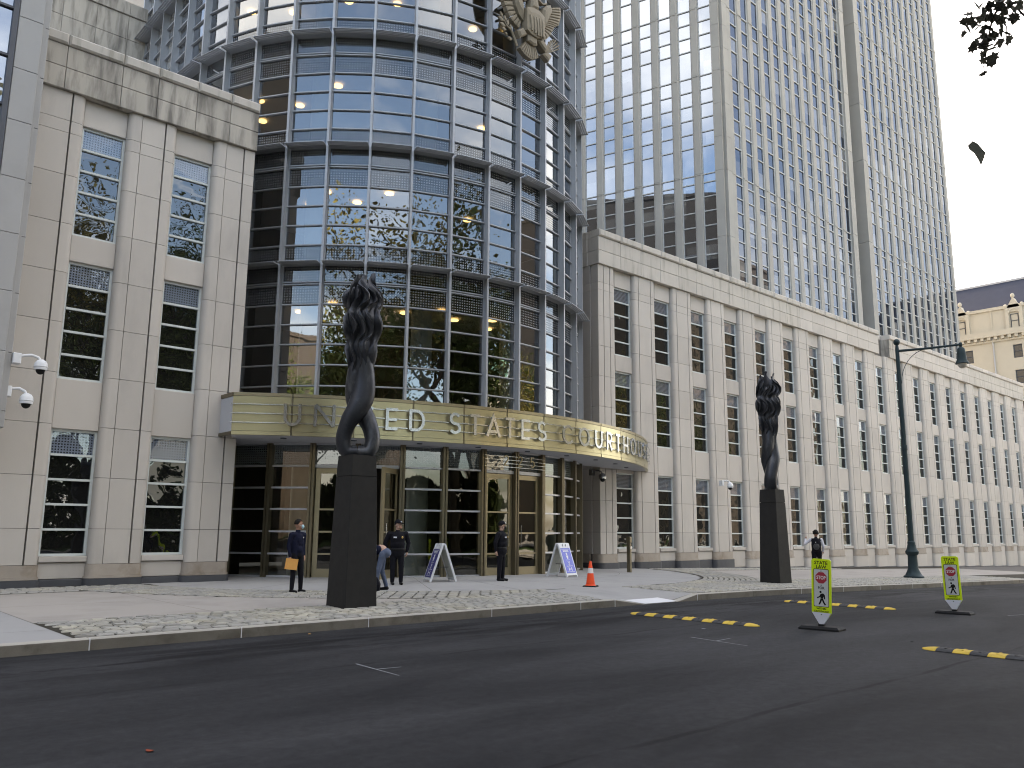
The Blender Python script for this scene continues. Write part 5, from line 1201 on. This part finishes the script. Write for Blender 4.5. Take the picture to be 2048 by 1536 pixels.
# a few fallen leaves on the road
for x, y, mt, lab in ((7.05, 12.72, 'envelope', 'yellow fallen leaf lying in the gutter by the kerb'), (2.52, 6.95, 'leaf_red', 'red fallen leaf on the asphalt in the lower left'), (12.9, 9.1, 'chalk', 'pale scrap on asphalt left of the striped hump'), (14.1, 5.95, 'ink_black', 'small dark leaf on the asphalt below the near crosswalk sign')):
    P = [Vector((px * .075, py * .05, .006 + .012 * abs(px))) for px, py in ((-.5, 0), (-.15, -.5), (.3, -.35), (.6, 0), (.25, .45), (-.2, .4))]
    mb = MB(); mb.ext(P, (0, 0, -.003)); tag(put('fallen_leaf', mb.mesh('fallen_leaf', mt), None, (x, y, ground(x, 0) + .002), rnd.uniform(0, 6)), lab, 'leaf', 'fallen leaves on the road')
# ================================================================ people
import numpy as np
def fuse(prims, voxel, mats, smooth_it=4):
    """prims: ('c', p0, p1, r0, r1, mat) tapered capsules or ('e', c, (rx,ry,rz), mat[, yaw]) ellipsoids -> one continuous skin"""
    mb = MB()
    for p in prims:
        if p[0] == 'c':
            a, b, r0, r1 = Vector(p[1]), Vector(p[2]), p[3], p[4]; d = b - a; L = d.length
            pts = [a + d * t for t in (0, .33, .67, 1)]
            if L > 1e-5: mb.tube(pts, [r0 + (r1 - r0) * t for t in (0, .33, .67, 1)], 12)
            mb.ellip(a, (r0,) * 3, 12, 8); mb.ellip(b, (r1,) * 3, 12, 8)
        else:
            mb.ellip(p[1], p[2], 16, 10, Matrix.Rotation(p[4], 3, 'Z') if len(p) > 4 else None)
    me = mb.mesh('tmp', mats[0]); o = bpy.data.objects.new('tmp', me); col.objects.link(o)
    md = o.modifiers.new('r', 'REMESH'); md.mode = 'VOXEL'; md.voxel_size = voxel
    sm = o.modifiers.new('s', 'SMOOTH'); sm.factor = .5; sm.iterations = smooth_it
    bpy.context.view_layer.update(); out = bpy.data.meshes.new_from_object(o.evaluated_get(bpy.context.evaluated_depsgraph_get())); bpy.data.objects.remove(o)
    out.materials.clear()
    for m_ in mats: out.materials.append(MT[m_])
    n = len(out.polygons); C_ = np.empty(n * 3); out.polygons.foreach_get('center', C_); C_ = C_.reshape(-1, 3); best = np.full(n, 1e9); idx = np.zeros(n, dtype=np.int32)
    for p in prims:
        if p[0] == 'c':
            a, b = np.array(p[1]), np.array(p[2]); d = b - a; t_ = np.clip(((C_ - a) @ d) / max(d @ d, 1e-9), 0, 1); dist = np.linalg.norm(C_ - a - t_[:, None] * d, axis=1) - (p[3] + (p[4] - p[3]) * t_); m_ = p[5]
        else:
            q = (C_ - np.array(p[1])) / np.array(p[2]); k = np.linalg.norm(q, axis=1); dist = (k - 1) * min(p[2]); m_ = p[3]
        w_ = dist < best; best[w_] = dist[w_]; idx[w_] = mats.index(m_)
    out.polygons.foreach_set('material_index', idx); out.polygons.foreach_set('use_smooth', [True] * n); out.update(); out.name = 'body'
    return out
def hand(w, d, side_, skin, curl=.5):
    """palm and five unequal bent fingers; w wrist, d direction of the forearm"""
    w, d = Vector(w), Vector(d).normalized(); a = d.cross(Vector((0, 1, 0))).normalized() if abs(d.y) < .9 else Vector((1, 0, 0)); b = d.cross(a)
    P = [('c', tuple(w), tuple(w + d * .07), .028, .033, skin)]
    for k, (o_, L) in enumerate(((-.027, .062), (-.009, .075), (.009, .07), (.026, .055))):
        r0 = w + d * .085 + b * o_; r1 = r0 + d * L * .55 + a * (side_ * curl * L * .3); r2 = r1 + d * L * .35 + a * (side_ * curl * L * .6)
        P += [('c', tuple(r0), tuple(r1), .0105, .0098, skin), ('c', tuple(r1), tuple(r2), .0098, .009, skin)]
    r0 = w + d * .03 - b * .025; r1 = r0 + d * .035 - b * .025 + a * side_ * .012; r2 = r1 + d * .03 + a * side_ * .015
    return P + [('c', tuple(r0), tuple(r1), .014, .012, skin), ('c', tuple(r1), tuple(r2), .012, .010, skin)]
def head(c, yaw, skin, pitch=0):
    R_ = Matrix.Rotation(yaw, 3, 'Z') @ Matrix.Rotation(pitch, 3, 'X'); c = Vector(c); q = lambda x, y, z: tuple(c + R_ @ Vector((x, y, z)))
    P = [('e', tuple(c + R_ @ Vector((0, .01, .02))), (.078, .097, .105), skin, yaw), ('e', q(0, -.025, -.055), (.058, .066, .065), skin, yaw), ('c', q(0, -.088, .012), q(0, -.108, -.018), .011, .015, skin), ('c', q(-.02, -.083, -.058), q(.02, -.083, -.058), .009, .009, skin), ('c', q(-.022, -.068, -.098), q(.022, -.068, -.098), .016, .016, skin)]
    for s in (-1, 1): P += [('e', q(s * .08, .01, -.005), (.012, .024, .034), skin, yaw), ('c', q(s * .015, -.088, .032), q(s * .05, -.078, .034), .009, .008, skin)]
    return P, q
def legs(hipz, feet, knees, r, mat, shoe, hipx=.095):
    P = [('e', (0, .01, hipz + .02), (.165, .125, .12), mat)]
    for i, s in enumerate((-1, 1)):
        f, k = Vector(feet[i]), Vector(knees[i]); P += [('c', (s * hipx, .0, hipz), tuple(k), .092 * r, .064 * r, mat), ('c', tuple(k), tuple(f + Vector((0, 0, .11))), .064 * r, .05 * r, mat)]
        P += [('c', tuple(f + Vector((0, .03, .045))), tuple(f + Vector((feet[i][3] if len(feet[i]) > 3 else 0, -.15, .035))), .042, .036, shoe), ('c', tuple(f + Vector((0, 0, .1))), tuple(f + Vector((0, .01, .05))), .045, .045, shoe)]
    return P
def eyes(q, parent):
    for s in (-1, 1):
        mb = MB(); mb.ellip(q(s * .031, -.086, .018), (.011, .007, .007), 8, 5); kid('eye', mb.mesh('eye', 'hair_black', True), parent)
def hair_mesh(q, mat, sc_=1.0, low=-.02):
    mb = MB(); n, m_ = 18, 8
    for i in range(m_ + 1):
        th = PI * .56 * i / m_
        for k in range(n):
            a = 2 * PI * k / n; x, y, z = .089 * math.sin(th) * math.cos(a), .108 * math.sin(th) * math.sin(a), .118 * math.cos(th)
            if y < -.02 and z < .07: z = .07
            mb.v.append(q(x * sc_, y * sc_ + .012, z * sc_ + .02))
    for i in range(m_):
        for k in range(n): mb.f.append((i * n + k, (i + 1) * n + k, (i + 1) * n + (k + 1) % n, i * n + (k + 1) % n)); mb.m.append(0)
    return mb.mesh('hair', mat, True)
def cap_mesh(q):
    mb = MB(); n, m_ = 18, 6
    for i in range(m_ + 1):
        th = PI * .5 * i / m_
        for k in range(n): a = 2 * PI * k / n; mb.v.append(q(.096 * math.sin(th) * math.cos(a), .116 * math.sin(th) * math.sin(a) + .008, .112 * math.cos(th) + .045))
    for i in range(m_):
        for k in range(n): mb.f.append((i * n + k, (i + 1) * n + k, (i + 1) * n + (k + 1) % n, i * n + (k + 1) % n)); mb.m.append(0)
    P = [(.085 * math.sin(a), -.085 - .085 * math.cos(a) ** .6 if math.cos(a) > 0 else -.085, .052 - .02 * max(0, math.cos(a))) for a in [math.radians(-90 + 18 * k) for k in range(11)]]
    mb.ext([q(*p) for p in P], (0, 0, .012)); return mb.mesh('cap', 'black_cloth', 50)
def person(label, x, y, rz, prims, mats, voxel=.011, dz=0.0):
    t_ = tag(put('person', fuse(prims, voxel, mats), None, (x, y, side(x, y) + dz + .006), rz), label, 'person'); return t_
def torso(mat, hz, sh=.185, chest=(.165, .115, .2), lean=0.0, belly=.0):
    return [('c', (-.07, .0, hz), (-.075, lean * .6, hz + .28), .105, .112, mat), ('c', (.07, .0, hz), (.075, lean * .6, hz + .28), .105, .112, mat), ('e', (0, lean * .7 - belly * .3, hz + .33), (chest[0], chest[1] + belly, chest[2]), mat), ('e', (0, -belly * .5, hz + .1), (.155, .115 + belly, .14), mat),
            ('c', (-sh + .03, lean, hz + .46), (sh - .03, lean, hz + .46), .07, .07, mat), ('c', (0, lean, hz + .46), (0, lean - .005, hz + .56), .075, .06, mat)]
def arm(s, sh, el, wr, mat, r=1.0): return [('c', sh, el, .062 * r, .05 * r, mat), ('c', el, wr, .05 * r, .037 * r, mat)]
# --- man with envelope, looking along the doors
A_ = ['navy_cloth', 'black_cloth', 'skin_a', 'shoe_black']
H_, hq = head((0, -.02, 1.63), math.radians(52), 'skin_a')
pr = legs(.90, [(-.11, .0, 0), (.14, -.03, 0)], [(-.105, -.02, .49), (.12, -.035, .49)], 1.05, 'black_cloth', 'shoe_black') + torso('navy_cloth', .92, belly=.015)
pr += arm(-1, (-.20, .0, 1.38), (-.245, .03, 1.11), (-.235, -.03, .87), 'navy_cloth') + hand((-.235, -.03, .86), (0, -.1, -1), 1, 'skin_a', .8) + arm(1, (.20, 0, 1.38), (.24, .05, 1.11), (.20, -.03, .90), 'navy_cloth') + hand((.20, -.03, .89), (0, -.2, -1), -1, 'skin_a', .6)
pr += [('c', (0, 0, 1.42), (0, -.012, 1.56), .058, .052, 'skin_a')] + H_
m1 = person('man in navy jacket and black trousers holding an orange envelope', 9.98, 18.82, math.radians(14), pr, A_)
kid('hair', hair_mesh(hq, 'hair_black'), m1); eyes(hq, m1)
mb = MB(); mb.ellip(hq(0, -.085, -.055), (.05, .05, .055), 12, 8); kid('face_mask', mb.mesh('face_mask', 'mask_blue', True), m1)
mb = MB(); mb.ext([hq(-.083, 0, -.01), hq(-.083, 0, -.016), hq(-.04, -.085, -.05), hq(-.04, -.085, -.044)], (.002, .002, 0)); kid('mask_strap', mb.mesh('mask_strap', 'mask_blue'), m1)
mb = MB(); mb.ext([(.06, -.132, 1.30), (.085, -.132, 1.30), (.075, -.132, 1.335)], (0, .004, 0)); kid('chest_mark', mb.mesh('chest_mark', 'ink_white'), m1)
ev = MB(); ev.box(-.145, .145, -.006, .006, -.24, .02); ev.add([(-.145, -.0075, .02), (.145, -.0075, .02), (0, -.0075, -.08)], [(0, 1, 2)], True)
R14 = Matrix.Rotation(math.radians(14), 4, 'Z'); ep = Vector((9.98, 18.82, side(9.98, 18.82))) + R14 @ Vector((-.215, -.09, .80))
EV = tag(put('envelope', ev.mesh('envelope', 'envelope'), None, ep), 'orange paper envelope held by the man in navy', 'envelope'); EV.rotation_euler = (0, math.radians(7), math.radians(-20))
# --- guards
B_ = ['black_cloth', 'skin_b', 'shoe_black']
def guard(x, y, rz, yaw, label, belly, mask):
    H_, hq = head((0, -.025, 1.63), yaw, 'skin_b')
    pr = legs(.90, [(-.11, .02, 0), (.12, -.02, 0)], [(-.11, .0, .49), (.12, -.02, .49)], 1.2, 'black_cloth', 'shoe_black') + torso('black_cloth', .92, sh=.225, chest=(.215, .15, .22), belly=belly)
    pr += [('e', (0, 0, .90), (.225, .165 + belly * .5, .2), 'black_cloth'), ('e', (0, 0, 1.1), (.21, .155 + belly, .2), 'black_cloth')]
    pr += arm(-1, (-.235, .01, 1.38), (-.33, .07, 1.13), (-.27, .07, .90), 'black_cloth', 1.25) + arm(1, (.235, .01, 1.38), (.33, .07, 1.13), (.28, .04, .90), 'black_cloth', 1.25)
    pr += hand((-.27, .06, .89), (.1, -.1, -1), 1, 'skin_b', .8) + hand((.28, .03, .89), (-.1, -.1, -1), -1, 'skin_b', .8)
    pr += [('c', (0, 0, 1.42), (0, -.012, 1.56), .062, .056, 'skin_b')] + H_
    g_ = person(label, x, y, rz, pr, B_); eyes(hq, g_)
    c_ = kid('cap', cap_mesh(hq), g_); mb = MB(); mb.ellip(hq(0, -.106, .085), (.022, .012, .02), 10, 6); kid('cap_badge', mb.mesh('cap_badge', 'sign_white', True), g_)
    kid('hair', hair_mesh(hq, 'hair_black', .98), g_)
    mb = MB(); mb.ellip(hq(0, -.078, -.06), (.055, .05, .05), 12, 8); kid('face_mask', mb.mesh('face_mask', mask, True), g_)
    mb = MB(); mb.ellip((.10, -.150 - belly, 1.29), (.028, .012, .032), 10, 6); kid('badge', mb.mesh('badge', 'badge_gold', True), g_)
    mb = MB(); mb.box(-.145, -.06, -.158 - belly, -.13 - belly, 1.27, 1.31); kid('name_patch', mb.mesh('name_patch', 'sign_white'), g_)
    mb = MB(); mb.lathe([(.225, .93), (.235, .95), (.235, .97), (.225, .99)], 18); mb.v = [(a, b * .8, c) for a, b, c in mb.v]; kid('belt', mb.mesh('belt', 'shoe_black', True), g_)
guard(13.42, 19.55, math.radians(-22), math.radians(40), 'guard in black coat and cap standing by the open door', .01, 'skin_a')
guard(16.88, 19.12, math.radians(30), math.radians(35), 'guard in black jacket and cap standing alone before the right-hand doors', .035, 'black_cloth')
# --- man bending over a bag (facing local -Y)
C_ = ['denim', 'navy_cloth', 'skin_b', 'shoe_black']
H_, hq = head((0, -.68, .60), 0, 'skin_b', math.radians(75))
pr = legs(.90, [(-.13, .10, 0), (.13, -.16, 0)], [(-.12, -.02, .49), (.12, -.10, .49)], 1.0, 'denim', 'shoe_black') + [('e', (0, .06, .93), (.17, .15, .13), 'denim')]
pr += [('c', (0, -.02, 1.0), (0, -.07, 1.015), .125, .125, 'skin_b'), ('c', (-.06, -.13, 1.01), (-.07, -.42, .90), .115, .12, 'navy_cloth'), ('c', (.06, -.13, 1.01), (.07, -.42, .90), .115, .12, 'navy_cloth'), ('c', (-.15, -.47, .87), (.15, -.47, .87), .075, .075, 'navy_cloth'), ('c', (0, -.5, .84), (0, -.62, .70), .06, .055, 'skin_b')] + H_
pr += arm(-1, (-.19, -.46, .85), (-.21, -.44, .58), (-.12, -.40, .38), 'navy_cloth') + arm(1, (.19, -.46, .85), (.21, -.44, .58), (.12, -.40, .38), 'navy_cloth') + hand((-.12, -.4, .37), (.2, .1, -1), 1, 'skin_b') + hand((.12, -.4, .37), (-.2, .1, -1), -1, 'skin_b')
bd = math.atan2(-.80, -.60)
m3 = person('man in jeans and navy top bending over a black bag behind the plinth', 12.06, 18.2, bd, pr, C_); kid('hair', hair_mesh(hq, 'hair_black'), m3)
mb = MB(); mb.tube([(.18 * math.cos(a), -.16 - .03 * abs(math.sin(a)), 1.0 + .16 * math.sin(a)) for a in [PI * k / 10 for k in range(-2, 13)]], .012, 6); kid('hem_trim', mb.mesh('hem_trim', 'grey_trim', True), m3)
bgp = (11.86, 18.25); BG = thing('bag', 'black holdall bag on the paving at the bending man\'s feet', 'bag', (bgp[0], bgp[1], side(*bgp) + .006), bd)
mb = MB(); mb.add([(-.2, -.14, .0), (.2, -.14, 0), (.2, .14, 0), (-.2, .14, 0), (-.22, -.15, .15), (.22, -.15, .15), (.22, .15, .15), (-.22, .15, .15), (-.15, -.08, .34), (.15, -.08, .34), (.15, .08, .34), (-.15, .08, .34)], [(3, 2, 1, 0), (0, 1, 5, 4), (1, 2, 6, 5), (2, 3, 7, 6), (3, 0, 4, 7), (4, 5, 9, 8), (5, 6, 10, 9), (6, 7, 11, 10), (7, 4, 8, 11), (8, 9, 10, 11)]); kid('body', mb.mesh('body', 'black_cloth'), BG)
for s in (-1, 1):
    mb = MB(); mb.tube([(-.09, s * .07, .32), (-.08, s * .05, .43), (0, s * .04, .47), (.08, s * .05, .43), (.09, s * .07, .32)], .011, 6); kid('handle', mb.mesh('handle', 'black_cloth', True), BG)
# --- pedestrian with backpack walking away
D_ = ['white_cloth', 'black_cloth', 'skin_a', 'shoe_black']
H_, hq = head((0, -.02, 1.60), math.radians(12), 'skin_a')
pr = legs(.88, [(-.10, -.22, .0), (.10, .26, .03)], [(-.10, -.16, .48), (.10, .03, .47)], 1.2, 'black_cloth', 'shoe_black') + torso('black_cloth', .90, sh=.19) + arm(-1, (-.20, 0, 1.37), (-.27, .02, 1.12), (-.24, -.16, .93), 'white_cloth', 1.1) + arm(1, (.20, 0, 1.37), (.42, .05, 1.20), (.40, -.12, 1.38), 'white_cloth', 1.1)
pr += hand((-.24, -.17, .92), (0, -.4, -1), 1, 'skin_a') + hand((.40, -.13, 1.39), (-.4, -.3, .8), -1, 'skin_a') + [('c', (0, 0, 1.4), (0, -.01, 1.54), .058, .052, 'skin_a')] + H_
px_, py_ = 34.2, 18.2; pz_ = math.atan2(.88, -.47)
m5 = person('pedestrian in black with white sleeves walking away along the wing', px_, py_, pz_, pr, D_, .015); kid('hair', hair_mesh(hq, 'hair_black', 1.3), m5); m5.scale = (1.08,) * 3
R5 = Matrix.Rotation(pz_, 4, 'Z'); bp = Vector((px_, py_, side(px_, py_))) + R5 @ Vector((0, .21, 1.28))
BK = tag(put('backpack', None, None, bp, pz_), 'black backpack on the walking pedestrian\'s back', 'backpack')
mb = MB(); mb.ellip((0, 0, 0), (.20, .13, .30), 14, 10); kid('body', mb.mesh('body', 'black_cloth', True), BK); mb = MB(); mb.ellip((0, .10, -.08), (.13, .05, .15), 12, 8); kid('pocket', mb.mesh('pocket', 'rubber_worn', True), BK)
mb = MB(); mb.ellip((.02, .13, .1), (.02, .01, .02), 8, 5); kid('reflector', mb.mesh('reflector', 'sign_white', True), BK)
